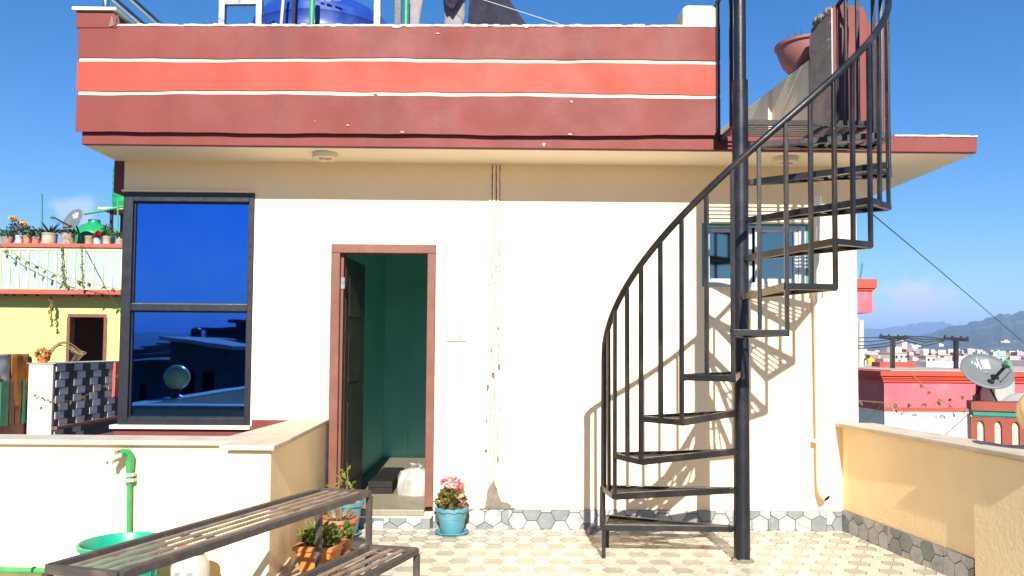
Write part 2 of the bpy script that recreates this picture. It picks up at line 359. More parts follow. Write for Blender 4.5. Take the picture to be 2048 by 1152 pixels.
# room behind the door
m = MB(); rx0, rx1, ry1, rz1 = -1.47, -0.12, 9.35, 2.62
m.box((rx0-0.06, YF+0.2, 0.0), (rx0, ry1, rz1)); m.box((rx1, YF+0.2, 0.0), (rx1+0.06, ry1, rz1)); m.box((rx0-0.06, ry1, 0.0), (rx1+0.06, ry1+0.06, rz1))
m.box((rx0-0.06, YF+0.2, rz1), (rx1+0.06, ry1+0.06, rz1+0.05))
m.box((-0.578, YF+0.202, 0.0), (rx1, YF+0.23, rz1)); m.box((rx0, YF+0.202, 2.30), (-0.578, YF+0.23, rz1))
room = m.build('room_wall', teal, house)
m = MB(); m.box((rx0+0.25, ry1-0.035, 0.19), (rx0+0.29, ry1-0.001, 2.15)); m.box((rx0+0.25, ry1-0.035, 2.15), (-0.3, ry1-0.001, 2.19)); m.build('door_architrave', teal, room)
m = MB(); m.box((rx0, YF+0.17, 0.0), (rx1, ry1, 0.128)); m.build('room_floor', roomfloor, house)

# roof slab, soffit, fascia
fl = at(165, 290, YE); fr = atz(1957, 314, ZS)
XSL, XSR = -3.215, 3.56
m = MB(); m.box((XSL, YE, ZS), (XSR, 11.5, 3.075))
m.build('roof_slab', maroon, house, bevel=0.006)
m = MB(); m.prism([(XSL+0.02, YE+0.02, ZS-0.002), (XSR-0.02, YE+0.02, ZS-0.002), (XSR-0.02, 11.4, ZS-0.002), (XSL+0.02, 11.4, ZS-0.002)], (0, 0, -0.006))
m.build('soffit', soffit_m, house)
MB().box((-3.1, 5.9, 3.0755), (3.5, 11.19, 3.0795)).build('roof_deck', mat('roof_screed', (0.62, 0.55, 0.44), 0.9, 0.12, 2, 0.3), house)
m = MB(); N_ = 60
for i in range(N_):      # ragged pale mortar edge along the bare slab on the right
    a = 2.93+(XSR-2.93)*i/N_; b = 2.93+(XSR-2.93)*(i+1)/N_
    z = 3.084+0.010*fbm((a*9, 1, 2)); m.box((a, YE-0.006+0.004*fbm((a*17, 3, 0)), 3.07), (b, 6.4, z))
m.build('mortar_edge', plaster_w, house)

# parapet core (cream in the grooves) and the three proud bands
def zline(yl, yr, x, Y=YP, xl=155, xr=1440):
    a = at(xl, yl, Y); b = at(xr, yr, Y); t = (x-a.x)/(b.x-a.x); return a.z+(b.z-a.z)*t
PX0, PX1 = -3.245, 1.598
m = MB(); m.box((PX0+0.012, YP+0.0085, 3.10), (PX1-0.004, YP+0.13, 3.84)); m.build('parapet_core', stripe_m, house)
def band(name, ytl, ytr, ybl, ybr, m_, st, sb, x0=PX0, x1=PX1, y0=YP, y1=YP+0.0083, n=70, chip=0.0):
    g = MB(); vs = []
    for i in range(n+1):
        x = x0+(x1-x0)*i/n
        zt = zline(ytl, ytr, x)+wob(x, st, 0.0055); zb = zline(ybl, ybr, x)+wob(x, sb, 0.0055)
        j = 0.0025*fbm((x*3, st, 0))
        vs += [(x, y0+j, zb), (x, y0+j, zt), (x, y1, zt), (x, y1, zb)]
    fs = []
    for i in range(n):
        a, b = 4*i, 4*i+4
        for k in range(4): fs.append((a+k, b+k, b+(k+1) % 4, a+(k+1) % 4)[::-1])
    fs += [(0, 1, 2, 3), (4*n+3, 4*n+2, 4*n+1, 4*n)]
    return g.add(vs, fs).build(name, m_, house)
band('upper_band', 51, 53, 114, 121, maroon, 1.0, 2.0)
band('middle_band', 121.5, 128, 180.5, 187.5, orange, 2.2, 3.1)
band('lower_band', 188.5, 195, 265, 270.5, maroon, 3.3, 4.4)
m = MB()                  # ragged pale plaster along the parapet top
for i in range(110):
    a = PX0+(PX1-PX0)*i/110; b = PX0+(PX1-PX0)*(i+1)/110
    z = zline(51, 53, a)
    m.box((a, YP-0.004+0.005*fbm((a*13, 3, 0)), z-0.004+0.004*fbm((a*21, 7, 0))), (b, YP+0.16, z+0.012+0.010*fbm((a*11, 9, 0))))
m.build('parapet_top', plaster_w, house)
m = MB(); m.box((PX0, YP+0.13, 3.07), (PX0+0.13, 11.2, 3.84)); m.box((PX0, 11.2, 3.07), (2.9, 11.33, 3.84)); m.build('rear_parapet', maroon, house)
# raised corner block on the left with its cap, chipped corner
b0 = at(153, 22, YP-0.004); b1 = at(240, 50, YP-0.004)
m = MB(); m.prism([(b0.x, YP-0.006, zline(51, 53, b0.x)-0.02), (b1.x-0.02, YP-0.006, zline(51, 53, b1.x)-0.02), (b1.x-0.03, YP-0.006, b0.z-0.05), (b1.x-0.05, YP-0.006, b0.z), (b0.x, YP-0.006, b0.z)], (0, 0.34, 0))
blk = m.build('corner_block', maroon, house, bevel=0.006)
m = MB(); m.box((b0.x-0.02, YP-0.03, b0.z+0.001), (b1.x-0.02, YP+0.36, b0.z+0.022)); m.build('cap', soffit_m, blk)
m = MB(); c0 = Vector((b1.x-0.03, YP-0.012, b1.z+0.02))
m.add([c0+Vector((-0.03, 0, 0.05)), c0+Vector((-0.015, 0, -0.03)), c0+Vector((0.03, 0, 0.0)), c0+Vector((0.02, 0, 0.05)), c0+Vector((0.0, 0.03, 0.01)), c0+Vector((-0.05, 0, -0.035))],
      [(0, 1, 4), (1, 2, 4), (2, 3, 4), (3, 0, 4), (0, 5, 1)]); m.build('chipped_corner', cement, house)
# chipped-off paint patches
for (px, py, w, h_) in ((1142, 203, 7, 4), (1087, 290, 5, 5), (1140, 268, 6, 2.5), (803, 264, 6, 2), (750, 186, 5, 2), (630, 242, 2, 2), (875, 67, 4, 2), (696, 250, 4, 1.5), (1110, 228, 3, 1.5), (795, 54, 9, 5), (1056, 52, 8, 4)):
    yy = (YE if py > 280 else YP)-0.006
    p = at(px, py, yy); k = yy/FPX; pts = []
    for q in range(15):
        a = 2*PI*q/15; r = 0.7+0.55*random.uniform(-1, 1); pts.append((p.x+w*k*r*math.cos(a), yy, p.z+h_*k*r*math.sin(a)))
    MB().prism(pts, (0, 0.003, 0)).build('paint_chip', plaster_w, house)
# cream post at the parapet's right end
pa = at(1366, 10, YP+0.002); pb = at(1433, 50, YP+0.002)
m = MB(); m.prism([(pa.x, YP+0.002, pb.z-0.05), (pb.x, YP+0.002, pb.z-0.05), (pb.x, YP+0.002, pa.z-0.02), (pb.x-0.03, YP+0.002, pa.z), (pa.x+0.03, YP+0.002, pa.z), (pa.x, YP+0.002, pa.z-0.02)], (0, 0.5, 0))
m.build('parapet_post', cream_low, house, bevel=0.012)
# red stair-head pier with chamfered tops, rough side, and the tan parapet running back from it
q0 = at(1665, 20, YP); q1 = at(1736, 20, YP)
m = MB(); zt = at(1700, 12, YP).z
m.prism([(q0.x, YP, 3.06), (q1.x, YP, 3.06), (q1.x, YP, zt-0.10), (q1.x-0.035, YP, zt), (q0.x+0.02, YP, zt+0.015), (q0.x, YP, zt-0.01)], (0, 0.42, 0))
pier = m.build('stair_pier', maroon, house, bevel=0.006)
m = MB(); zt2 = at(1760, 46, YP+0.05).z; m.box((q1.x+0.002, YP+0.05, 3.06), (at(1779, 50, YP+0.05).x, YP+0.40, zt2)); m.build('low_pier', maroon, house, bevel=0.006)
m = MB(); n = 26                            # rough unpainted render on the pier's left flank
vs = []; fs = []
for i in range(7):
    for k in range(n+1):
        y = YP+0.006+0.41*i/6; z = 3.062+(zt-0.02-3.062)*k/n - (0.05*i/6 if k == n else 0)
        vs.append((q0.x-0.012+0.008*fbm((y*14, z*14, 5)), y, z))
for i in range(6):
    for k in range(n): a = i*(n+1)+k; fs.append((a, a+1, a+n+2, a+n+1))
m.add(vs, fs).build('rough_render', rough_brown, house)
m = MB(); m.box((q0.x-0.011, YP-0.003, 3.062), (q0.x-0.001, YP+0.008, zt-0.02)); m.build('plaster_arris', plaster_w, house)
m = MB(); 
for i in range(16):
    c0 = Vector((q0.x+random.uniform(-0.01, 0.03), YP+random.uniform(0.0, 0.35), zt-0.02+random.uniform(-0.02, 0.03))); r = random.uniform(0.02, 0.04)
    m.lathe([(r*0.3, -r), (r, -r*0.3), (r*0.8, r*0.4), (r*0.2, r*0.8)], c0, 7, 0.5)
m.build('broken_mortar', cement, house, kind='stuff')
m = MB(); m.prism([(q0.x-0.02, YP+0.425, 3.081), (q0.x+0.11, YP+0.425, 3.081), (q0.x-0.17, 9.6, 3.081), (q0.x-0.30, 9.6, 3.081)], (0, 0, 0.72)); tp = m.build('side_parapet', tan_plaster, house, bevel=0.006)
for y in (6.9, 7.6, 8.3):
    m = MB(); xo = q0.x-0.02-0.082*(y-6.19); m.box((xo-0.03, y, 3.081), (xo+0.02, y+0.12, 3.78)); m.build('pilaster', tan_plaster, house)

# maroon block beside the window head, dado and sill under the window
a = at(229, 320, YF); b = at(242, 384, YF)
m = MB(); m.prism([(a.x-0.01, YF+0.02, ZS-0.004), (XL-0.001, YF+0.02, ZS-0.004), (XL-0.001, YF+0.02, b.z-0.035), (a.x-0.01, YF+0.02, b.z+0.0)], (0, 0.7, 0)); m.build('side_lintel', maroon, house)
m = MB(); m.box((XL-0.02, YF-0.014, -0.3), (-1.50, YF-0.001, 0.775)); m.box((-2.04, YF-0.014, 0.775), (-1.50, YF-0.001, 0.852)); m.build('dado', maroon, house)
m = MB(); m.box((XL-0.04, YF-0.05, 0.777), (-2.045, YF+0.05, 0.806)); m.build('window_sill', soffit_m, house, bevel=0.004)
m = MB(); m.box((XL-0.005, YF-0.03, 2.687), (-2.05, YF-0.001, 2.70)); m.build('window_drip', cream, house)

# ---- blue mirrored window
x0, x1, z0, z1 = WL[0]+0.004, WL[1]-0.004, WL[2]-0.002, WL[3]-0.003
fy0, fy1 = YF-0.012, YF+0.075
bars = [('window_frame', (x0, z0, x0+0.078, z1)), ('window_frame', (x1-0.040, z0, x1, z1)), ('window_frame', (x0+0.079, z1-0.072, x1-0.041, z1)),
        ('window_frame', (x0+0.079, z0, x1-0.041, z0+0.055)), ('window_frame', (x0+0.079, 1.722, x1-0.041, 1.778))]
wroot = MB(); wroot.box((x0+0.001, YF+0.078, z0+0.001), (x1-0.001, YF+0.085, z1-0.001)); window = wroot.build('window', frame_dk, house)
window['label'] = 'dark framed window with two blue mirrored panes'
for nme, (a, b, c, d) in bars:
    MB().box((a, fy0, b), (c, fy1, d)).build(nme, frame_dk, window, bevel=0.004)
for (za, zb) in ((z0+0.056, 1.721), (1.779, z1-0.073)):
    MB().box((x0+0.080, YF+0.030, za), (x1-0.042, YF+0.036, zb)).build('pane', blueglass, window)
    g = MB()
    for (a, b, c, d) in ((x0+0.080, za, x0+0.090, zb), (x1-0.052, za, x1-0.042, zb), (x0+0.090, za, x1-0.052, za+0.010), (x0+0.090, zb-0.010, x1-0.052, zb)):
        g.box((a, YF+0.016, b), (c, YF+0.0295, d))
    g.build('glazing_bead', frame_dk, window)
MB().box((x0+0.080, YF+0.004, 1.7785), (x1-0.042, YF+0.0295, 1.782)).build('bead_edge', galv, window)

# ---- small white window with dark panes
x0, x1, z0, z1 = WR[0]+0.003, WR[1]-0.003, WR[2]+0.003, WR[3]-0.003
MB_ = MB(); MB_.box((x0, YF+0.10, z0), (x1, YF+0.105, z1)); sash = MB_.build('small_window', darkroom, house)
for (a, b, c, d) in ((x0, z0, x0+0.012, z1), (x1-0.02, z0, x1, z1), (x0+0.0125, z1-0.018, x1-0.0205, z1)):
    MB().box((a, YF-0.006, b), (c, YF+0.02, d)).build('outer_trim', tealtrim, sash)
pn = [(at(1421, 463, YF), at(1496, 557, YF)), (at(1523, 463, YF), at(1587, 557, YF))]
xa, xb, xc, xd = pn[0][0].x, pn[0][1].x, pn[1][0].x, pn[1][1].x; zc, zd = pn[0][1].z, pn[0][0].z
for nme, (a, b, c, d), dy in (('frame', (x0+0.0125, z0, xa-0.03, z1-0.0185), -0.004), ('frame', (xd+0.045, z0, x1-0.0205, z1-0.0185), -0.004), ('frame', (xa-0.0295, zd+0.036, xd+0.0445, z1-0.0185), -0.004), ('frame', (xa-0.0295, z0, xd+0.0445, zc-0.032), -0.004),
        ('sash_bar', (xa-0.029, zc-0.031, xa, zd+0.035), 0.03), ('sash_bar', (xa+0.0005, zd, xb, zd+0.035), 0.03), ('sash_bar', (xa+0.0005, zc-0.031, xb, zc), 0.03), ('sash_bar', (xb+0.0005, zc-0.031, xb+0.045, zd+0.035), 0.03),
        ('sash_bar', (xc-0.05, zc-0.031, xc, zd+0.035), 0.006), ('sash_bar', (xc+0.0005, zd, xd, zd+0.035), 0.006), ('sash_bar', (xc+0.0005, zc-0.031, xd, zc), 0.006), ('sash_bar', (xd+0.0005, zc-0.031, xd+0.044, zd+0.035), 0.006)):
    MB().box((a, YF+dy, b), (c, YF+max(dy+0.026, 0.026), d)).build(nme, upvc, sash, bevel=0.003)
MB().box((xa+0.001, YF+0.042, zc+0.001), (xb-0.001, YF+0.048, zd-0.001)).build('pane', darkglass, sash)
MB().box((xc+0.001, YF+0.018, zc+0.001), (xd-0.001, YF+0.024, zd-0.001)).build('pane', darkglass, sash)

# ---- door: frame, open leaf, hinges, stone threshold
x0, x1, zb, zt = DR[0], DR[1], 0.12, DR[3]
door = MB().box((x0+0.002, YF-0.022, zt-0.075), (x1-0.002, YF+0.11, zt-0.002)).build('door_frame', brownwood, house, bevel=0.005)
for (a, b) in ((x0+0.002, x0+0.072), (x1-0.066, x1-0.002)):
    MB().box((a, YF-0.020, zb+0.05), (b, YF+0.11, zt-0.076)).build('jamb', brownwood, door, bevel=0.005)
MB().box((x0+0.0725, YF+0.03, zb+0.05), (x0+0.092, YF+0.105, zt-0.076)).build('door_stop', brownwood, door)
MB().box((x0-0.012, YF-0.006, 0.15), (x0-0.001, YF-0.001, zt+0.012)).build('frame_plaster', plaster_w, door)
MB().box((x1+0.001, YF-0.006, 0.17), (x1+0.009, YF-0.001, zt+0.01)).build('frame_plaster', plaster_w, door)
# leaf swung inwards about its left edge
hx, hy = x0+0.093, YF+0.13; ang = math.radians(86); L = 0.62
dv = Vector((math.cos(ang), math.sin(ang), 0)); nv = Vector((-dv.y, dv.x, 0))
base = Vector((hx, hy, 0.155)); top = 2.185
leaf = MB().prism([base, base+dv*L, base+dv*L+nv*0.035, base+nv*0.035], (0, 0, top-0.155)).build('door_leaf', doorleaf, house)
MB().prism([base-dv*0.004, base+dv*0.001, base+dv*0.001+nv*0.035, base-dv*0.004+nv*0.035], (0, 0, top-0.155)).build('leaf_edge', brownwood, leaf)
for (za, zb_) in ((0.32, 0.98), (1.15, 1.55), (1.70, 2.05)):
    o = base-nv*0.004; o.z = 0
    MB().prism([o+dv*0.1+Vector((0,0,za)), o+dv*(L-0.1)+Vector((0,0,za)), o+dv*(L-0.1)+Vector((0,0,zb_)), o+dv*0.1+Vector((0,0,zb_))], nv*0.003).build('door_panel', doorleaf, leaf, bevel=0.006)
for z in (1.96,):
    MB().box((x0+0.0735, YF+0.022, z-0.045), (x0+0.104, YF+0.0295, z+0.045)).build('hinge', galv, house)
m = MB(); m.box((x0+0.075, YF-0.03, 0.10), (x1-0.068, YF+0.62, 0.150)); m.build('threshold', stone, house, bevel=0.006)
m = MB(); m.box((x0-0.0, YF-0.016, -0.05), (x1+0.004, YF-0.002, 0.099)); step = m.build('door_step', grout, house)

# ---- vertical plastered conduits on the facade, with cracks and a bare cement patch
m = MB(); zz = [0.30+(ZS-0.32)*i/50 for i in range(51)]
for (xc, w, s) in ((-0.143, 0.014, 1.0), (-0.112, 0.020, 2.2), (-0.080, 0.016, 3.7)):
    vs = []; fs = []
    for i, z in enumerate(zz):
        j = 0.003*fbm((z*3, s, 0)); hh = 0.010+0.004*fbm((z*6, s, 3))
        for (dx, dy) in ((-w/2, 0), (-w/2, -hh), (w/2, -hh), (w/2, 0)): vs.append((xc+dx+j, YF-0.0005+dy, z))
    for i in range(50):
        for k in range(3): a = i*4+k; fs.append((a, a+1, a+5, a+4))
    g = MB(); g.add(vs, fs).build('plaster_conduit', cream, house)
for (xc, s) in ((-0.128, 9.0), (-0.096, 6.2), (-0.066, 4.4)):
    g = MB()
    for i in range(50):
        if fbm((i*0.35, s, 0)) > (0.22 if i < 36 else 2):
            continue
        for q in range(3):
            w_ = 0.0026+0.0022*fbm((i*1.7+q, s, 4)); xo = 0.005*fbm((i*0.5+q*0.17, s, 1)); z_a = zz[i]+(zz[i+1]-zz[i])*q/3
            g.box((xc-w_+xo, YF-0.0025, z_a), (xc+w_+xo, YF-0.0005, zz[i]+(zz[i+1]-zz[i])*(q+1)/3))
    g.build('crack', crackm, house, kind='stuff')
def patch(name, pts, m_, yy, th=0.004): MB().prism([(x, yy-th, z) for x, z in pts], (0, th, 0)).build(name, m_, house)
patch('cement_patch', [(-0.21, 0.157), (-0.165, 0.165), (-0.155, 0.24), (-0.145, 0.31), (-0.13, 0.335), (-0.115, 0.36), (-0.10, 0.385), (-0.085, 0.36), (-0.075, 0.33), (-0.05, 0.25), (-0.03, 0.215), (0.02, 0.205), (0.05, 0.185), (0.03, 0.172), (0.08, 0.165), (0.06, 0.157)], cement, YF-0.006, 0.006)
for (x, z, s) in ((-0.06, 1.29, 0.022), (-0.11, 1.22, 0.028), (-0.15, 1.13, 0.024), (-0.07, 1.60, 0.016), (-0.155, 0.86, 0.016), (-0.145, 1.95, 0.014), (-0.085, 2.1, 0.012), (-0.16, 0.62, 0.018), (-0.05, 0.95, 0.014), (-0.06, 0.55, 0.016), (-0.125, 1.42, 0.018)):
    patch('plaster_scar', [(x+s*math.cos(a)*random.uniform(0.5, 1.1)*0.6, z+s*math.sin(a)*random.uniform(0.6, 1.6)) for a in [2*PI*k/8 for k in range(8)]], scarm, YF-0.010, 0.003)

# ================================================================ TILES
def clip(poly, a, b, c):          # keep a*x+b*y<=c
    out = []
    for i in range(len(poly)):
        p, q = poly[i], poly[(i+1) % len(poly)]; dp, dq = a*p[0]+b*p[1]-c, a*q[0]+b*q[1]-c
        if dp <= 0: out.append(p)
        if dp*dq < 0: t = dp/(dp-dq); out.append((p[0]+(q[0]-p[0])*t, p[1]+(q[1]-p[1])*t))
    return out
def skirting(P0, P1, z0, z1, nrm, parent, seed):
    """hexagon-patterned tile pieces along the wall foot from P0 to P1; every piece its own object"""
    rnd = random.Random(seed); P0 = Vector(P0); P1 = Vector(P1); L = (P1-P0).length; d = (P1-P0)/L; nrm = Vector(nrm)
    base = MB().prism([P0+Vector((0,0,z0)), P1+Vector((0,0,z0)), P1+Vector((0,0,z1)), P0+Vector((0,0,z1))], nrm*0.010).build('skirting', grout, parent)
    s0 = 0.0
    while s0 < L-0.01:
        w = min(rnd.choice((0.30, 0.45, 0.6, 0.6)), L-s0); s1 = s0+w; a = 0.076; flat = rnd.random() < 0.45
        ox, oz = rnd.uniform(0, 0.15), rnd.choice((0.0, 0.02, 0.066, 0.076))
        for i in range(-2, 9):
            for k in range(-2, 4):
                if flat: cx, cz = s0+ox-0.1+i*1.5*a, z0+oz+k*a*1.732+(i % 2)*a*0.866; a0 = 0
                else: cx, cz = s0+ox-0.1+(i+0.5*(k % 2))*a*1.732, z0+oz+k*1.5*a; a0 = PI/6
                r = a-0.0034
                poly = [(cx+r*math.cos(a0+q*PI/3), cz+r*math.sin(a0+q*PI/3)) for q in range(6)]
                for (u, v, c) in ((-1, 0, -(s0+0.0012)), (1, 0, s1-0.0012), (0, -1, -(z0+0.001)), (0, 1, z1-0.001)):
                    poly = clip(poly, u, v, c)
                    if len(poly) < 3: break
                if len(poly) < 3: continue
                ar = abs(sum(poly[q][0]*poly[(q+1) % len(poly)][1]-poly[(q+1) % len(poly)][0]*poly[q][1] for q in range(len(poly))))/2
                if ar < 0.0004: continue
                col = (sk_g, sk_w, sk_v)[(i+2*k+((k % 2) if not flat else 0)*0) % 3] if rnd.random() > 0.15 else rnd.choice((sk_g, sk_v, sk_w))
                MB().prism([P0+d*x+nrm*0.0095+Vector((0, 0, z)) for x, z in poly], nrm*(0.005+rnd.uniform(0, 0.0012))).build('tile', col, base)
        s0 = s1
skirting((-0.578, YF, 0), (2.70, YF, 0), -0.02, 0.153, (0, -1, 0), house, 5)
skirting((-1.42, YF-0.0165, 0), (-0.60, YF-0.0165, 0), -0.02, 0.085, (0, -1, 0), house, 8)
MB().box((-1.424, YF-0.034, 0.0855), (-0.59, YF-0.018, 0.0985)).build('step_nosing', soffit_m, house)

# ---- terrace floor with hexagonal tiles
m = MB(); m.box((-3.75, -2.2, -0.25), (3.45, YF+0.1, -0.006)); floor = m.build('terrace_floor', floor_grout); floor['kind'] = 'structure'
A = 0.0755; hexm = []
for cm in (tile_t, tile_w, tile_s):
    g = MB(); r = A-0.0031; g.prism([(r*math.cos(q*PI/3), r*math.sin(q*PI/3), 0) for q in range(6)], (0, 0, -0.006))
    me = bpy.data.meshes.new('tile'); me.from_pydata(g.v, [], g.f); me.materials.append(cm); me.update(); hexm.append(me)
cells = []
for i in range(-34, 32):
    for k in range(-18, 50):
        x = i*1.5*A+0.03; y = k*A*1.732+(i % 2)*A*0.866+0.02; hr = (2*k+(i % 2)) % 3
        if not (-3.6 < x < 3.35 and -2.1 < y < YF+0.03): continue
        px, py, z = proj((x, y, 0)); vis = z > 0.3 and 560 < px < 2000 and 1050 < py < 1175
        if y > 4.7 and x > 2.80-0.118*(y-5.6): vis = False
        if x < -1.40: vis = False
        cells.append((0 if vis else 1, -y if vis else abs(y), x, y, hr))
cells.sort(key=lambda c: (c[0], -c[3] if c[0] == 0 else 0))
rest = [MB(), MB(), MB()]; nvis = 0
for (hid, _, x, y, hr) in sorted([c for c in cells if c[0] == 0], key=lambda c: c[3]):
    if nvis < 300:
        o = bpy.data.objects.new('tile', hexm[hr]); COL.objects.link(o); o.parent = floor
        o.location = (x, y, random.uniform(-0.0006, 0.0006)); o.rotation_euler = (random.uniform(-1, 1)*0.003, random.uniform(-1, 1)*0.003, 0); nvis += 1
    else: cells.append((1, 0, x, y, hr))
for (hid, _, x, y, hr) in cells:
    if hid:
        r = A-0.0031; rest[hr].add([(x+r*math.cos(q*PI/3), y+r*math.sin(q*PI/3), 0) for q in range(6)], [tuple(range(6))])
for g, cm in zip(rest, (tile_t, tile_w, tile_s)):
    if g.v: g.build('tile_field', cm, floor, kind='stuff')

# ================================================================ TERRACE WALLS
ZC = 0.863
def coping(name, poly, z, parent, th=0.03):
    return MB().prism([(x, y, z) for x, y in poly], (0, 0, -th)).build(name, stone_pale, parent, bevel=0.005)
stone_pale = mat('pale_coping_stone', (0.50, 0.44, 0.34), 0.6, 0.08, 6, 0.3, 40, stain=((0.30, 0.26, 0.20), 0.7, 5))
# left wall: front run, pier and the short return to the house
lw = thing('terrace_wall', 'low cream parapet wall with stone coping in front of blue window', 'wall', (-2.3, 4.9, 0))
MB().box((-3.62, 4.80, -0.2), (-1.632, 5.02, ZC-0.031)).build('wall', cream_low, lw)
MB().box((-1.63, 4.575, -0.2), (-1.375, 5.02, ZC-0.031)).build('pier', cream_low, lw, bevel=0.008)
MB().prism([(-1.64, 5.021, -0.2), (-1.395, 5.021, -0.2), (-1.445, YF-0.015, -0.2), (-1.66, YF-0.015, -0.2)], (0, 0, ZC-0.031+0.2)).build('return_wall', cream_low, lw)
coping('coping', [(-3.62, 4.765), (-1.668, 4.765), (-1.668, 5.03), (-3.62, 5.06)], ZC, lw)
coping('pier_cap', [(-1.666, 4.535), (-1.345, 4.535), (-1.345, 4.90), (-1.666, 4.90)], ZC+0.003, lw)
coping('return_coping', [(-1.80, 4.902), (-1.36, 4.902), (-1.42, YF-0.016), (-1.70, YF-0.016)], ZC-0.001, lw)
MB().prism([(-1.374, 4.60, 0), (-1.374, 5.01, 0), (-1.374, 5.01, 0.10), (-1.374, 4.60, 0.05)], (0.012, 0, 0)).build('skirting_stub', stone_pale, lw)
# side wall off to the left (it shows in the blue window), and the wall behind the camera
sw2 = thing('side_wall', 'cream terrace side wall with coping mirrored in the lower blue pane', 'wall', (-3.6, 2, 0))
MB().box((-3.76, -2.2, -0.2), (-3.63, 5.02, ZC-0.031)).build('wall', cream_low, sw2)
coping('coping', [(-3.80, -2.2), (-3.622, -2.2), (-3.622, 5.06), (-3.80, 5.06)], ZC, sw2)
# right wall
rw = thing('terrace_wall', 'low cream wall with grey hexagon skirting at right edge of terrace', 'wall', (2.8, 5.5, 0))
def rx(y): return 2.712-0.118*(y-6.27)
MB().prism([(rx(6.268), 6.268, -0.2), (rx(4.78), 4.78, -0.2), (rx(4.78)+0.22, 4.78, -0.2), (rx(6.268)+0.22, 6.268, -0.2)], (0, 0, ZC-0.031+0.2)).build('wall', cream_low, rw)
coping('coping', [(rx(6.45)-0.036, 6.266), (rx(4.78)-0.036, 4.78), (rx(4.78)+0.25, 4.78), (rx(6.268)+0.25, 6.266)], ZC, rw)
MB().prism([(rx(4.775)-0.022, 4.775, -0.2), (rx(4.2)-0.022, 4.2, -0.2), (rx(4.2)+0.36, 4.2, -0.2), (rx(4.775)+0.36, 4.775, -0.2)], (0, 0, ZC-0.031+0.2)).build('pier', cream_low, rw, bevel=0.01)
coping('pier_cap', [(rx(4.82)-0.06, 4.82), (rx(4.16)-0.06, 4.16), (rx(4.16)+0.40, 4.16), (rx(4.82)+0.40, 4.82)], ZC+0.004, rw)
MB().prism([(rx(4.19), 4.19, -0.2), (rx(-2.2)-0.5, -2.2, -0.2), (rx(-2.2)-0.28, -2.2, -0.2), (rx(4.19)+0.22, 4.19, -0.2)], (0, 0, ZC-0.031+0.2)).build('wall', cream_low, rw)
d = Vector((rx(4.78)-rx(6.26), 4.78-6.26, 0)).normalized(); nr = Vector((d.y, -d.x, 0)); nr = nr if nr.x < 0 else -nr
skirting((rx(6.255), 6.255, 0), (rx(4.79), 4.79, 0), -0.02, 0.17, nr, rw, 11)
bw = thing('rear_wall', 'cream terrace wall along the street side, behind the viewer', 'wall', (0, -2.2, 0))
MB().box((-3.62, -2.4, -0.2), (3.3, -2.21, ZC-0.031)).build('wall', cream_low, bw); coping('coping', [(-3.7, -2.44), (3.4, -2.44), (3.4, -2.18), (-3.7, -2.18)], ZC+0.002, bw)
def globe_lamp(p, label):
    t = thing('globe_lamp', label, 'lamp', p, 'globe lamps on the terrace walls'); c = Vector(p)
    MB().lathe([(0.065, 0), (0.07, 0.012), (0.04, 0.03), (0.032, 0.075), (0.055, 0.085), (0.055, 0.098)], c, 20).build('base', black, t, smooth=True)
    prof = [(0.14*math.sin(PI*i/14)+1e-4, 0.225-0.14*math.cos(PI*i/14)) for i in range(1, 15)]
    MB().lathe(prof, c, 28).build('globe', globe_m, t, smooth=True)
globe_lamp((3.125, 4.50, ZC+0.004), 'amber globe lamp cut by the right edge of the picture')
globe_lamp((-3.70, 3.85, ZC), 'globe lamp mirrored in the lower blue window pane')

# ================================================================ SPIRAL STAIRCASE
SX, SY, SR = 1.6255, 5.368, 0.9457
TH0, DTH, SZ0, SDZ = 2.774, 0.31914, -0.055, 0.2662
st = thing('spiral_staircase', 'black steel spiral staircase with slatted treads winding up to the roof', 'staircase', (SX, SY, 0))
MB().tube([(SX, SY, -0.01), (SX, SY, 3.33)], 0.055, 28).build('pole', blackpole, st, smooth=True)
MB().tube([(SX, SY, 3.331), (SX, SY, 5.4)], 0.043, 24).build('upper_pole', blackpole, st, smooth=True)
MB().lathe([(0.085, -0.002), (0.08, 0.003), (0.064, 0.010), (0.056, 0.02)], (SX, SY, 0), 20, 0.25).build('mortar_collar', cement, st)
def sp(th, r, z): return Vector((SX+r*math.cos(th), SY+r*math.sin(th), z))
T = 0.036
def tread(k, th_a, th_b, z):
    a_i, b_i = sp(th_a+0.25, 0.062, z), sp(th_b-0.25, 0.062, z); a_o, b_o = sp(th_a, SR, z), sp(th_b, SR, z)
    tr = MB().bar(a_o, b_o, T, T).build('tread', black, st, bevel=0.003)
    for p, q in ((a_i, a_o), (b_i, b_o)): MB().bar(p, q, T*0.9, 0.042).build('side_bar', black, tr, bevel=0.003)
    mid = (th_a+th_b)/2; u = Vector((math.cos(mid), math.sin(mid), 0)); v = Vector((-u.y, u.x, 0)); hw = (b_o-a_o).length/2; ro = (a_o+b_o)/2-Vector((SX, SY, z))
    rout = ro.dot(u)-T/2; half = (th_b-th_a)/2
    n = 6
    for j in range(n):
        off = -hw+2*hw*(j+1)/(n+1)
        rin = max(0.10, abs(off)/math.tan(half)*1.0+0.05)
        if rout-rin < 0.06: continue
        p = Vector((SX, SY, z+0.004))+u*rin+v*off; q = Vector((SX, SY, z+0.004))+u*rout+v*off
        MB().bar(p, q, 0.017, 0.005).build('slat', black, tr)
    rc = 0.58; w = math.tan(half)*rc
    c = Vector((SX, SY, z-0.008))+u*rc
    MB().bar(c-v*w, c+v*w, 0.022, 0.006).build('cross_bar', black, tr)
    for p in (a_i, b_i): MB().lathe([(0.004, -0.016), (0.019, -0.012), (0.021, 0.004), (0.010, 0.016)], sp(math.atan2(p.y-SY, p.x-SX), 0.060, z), 8, 0.4).build('weld', black, tr)
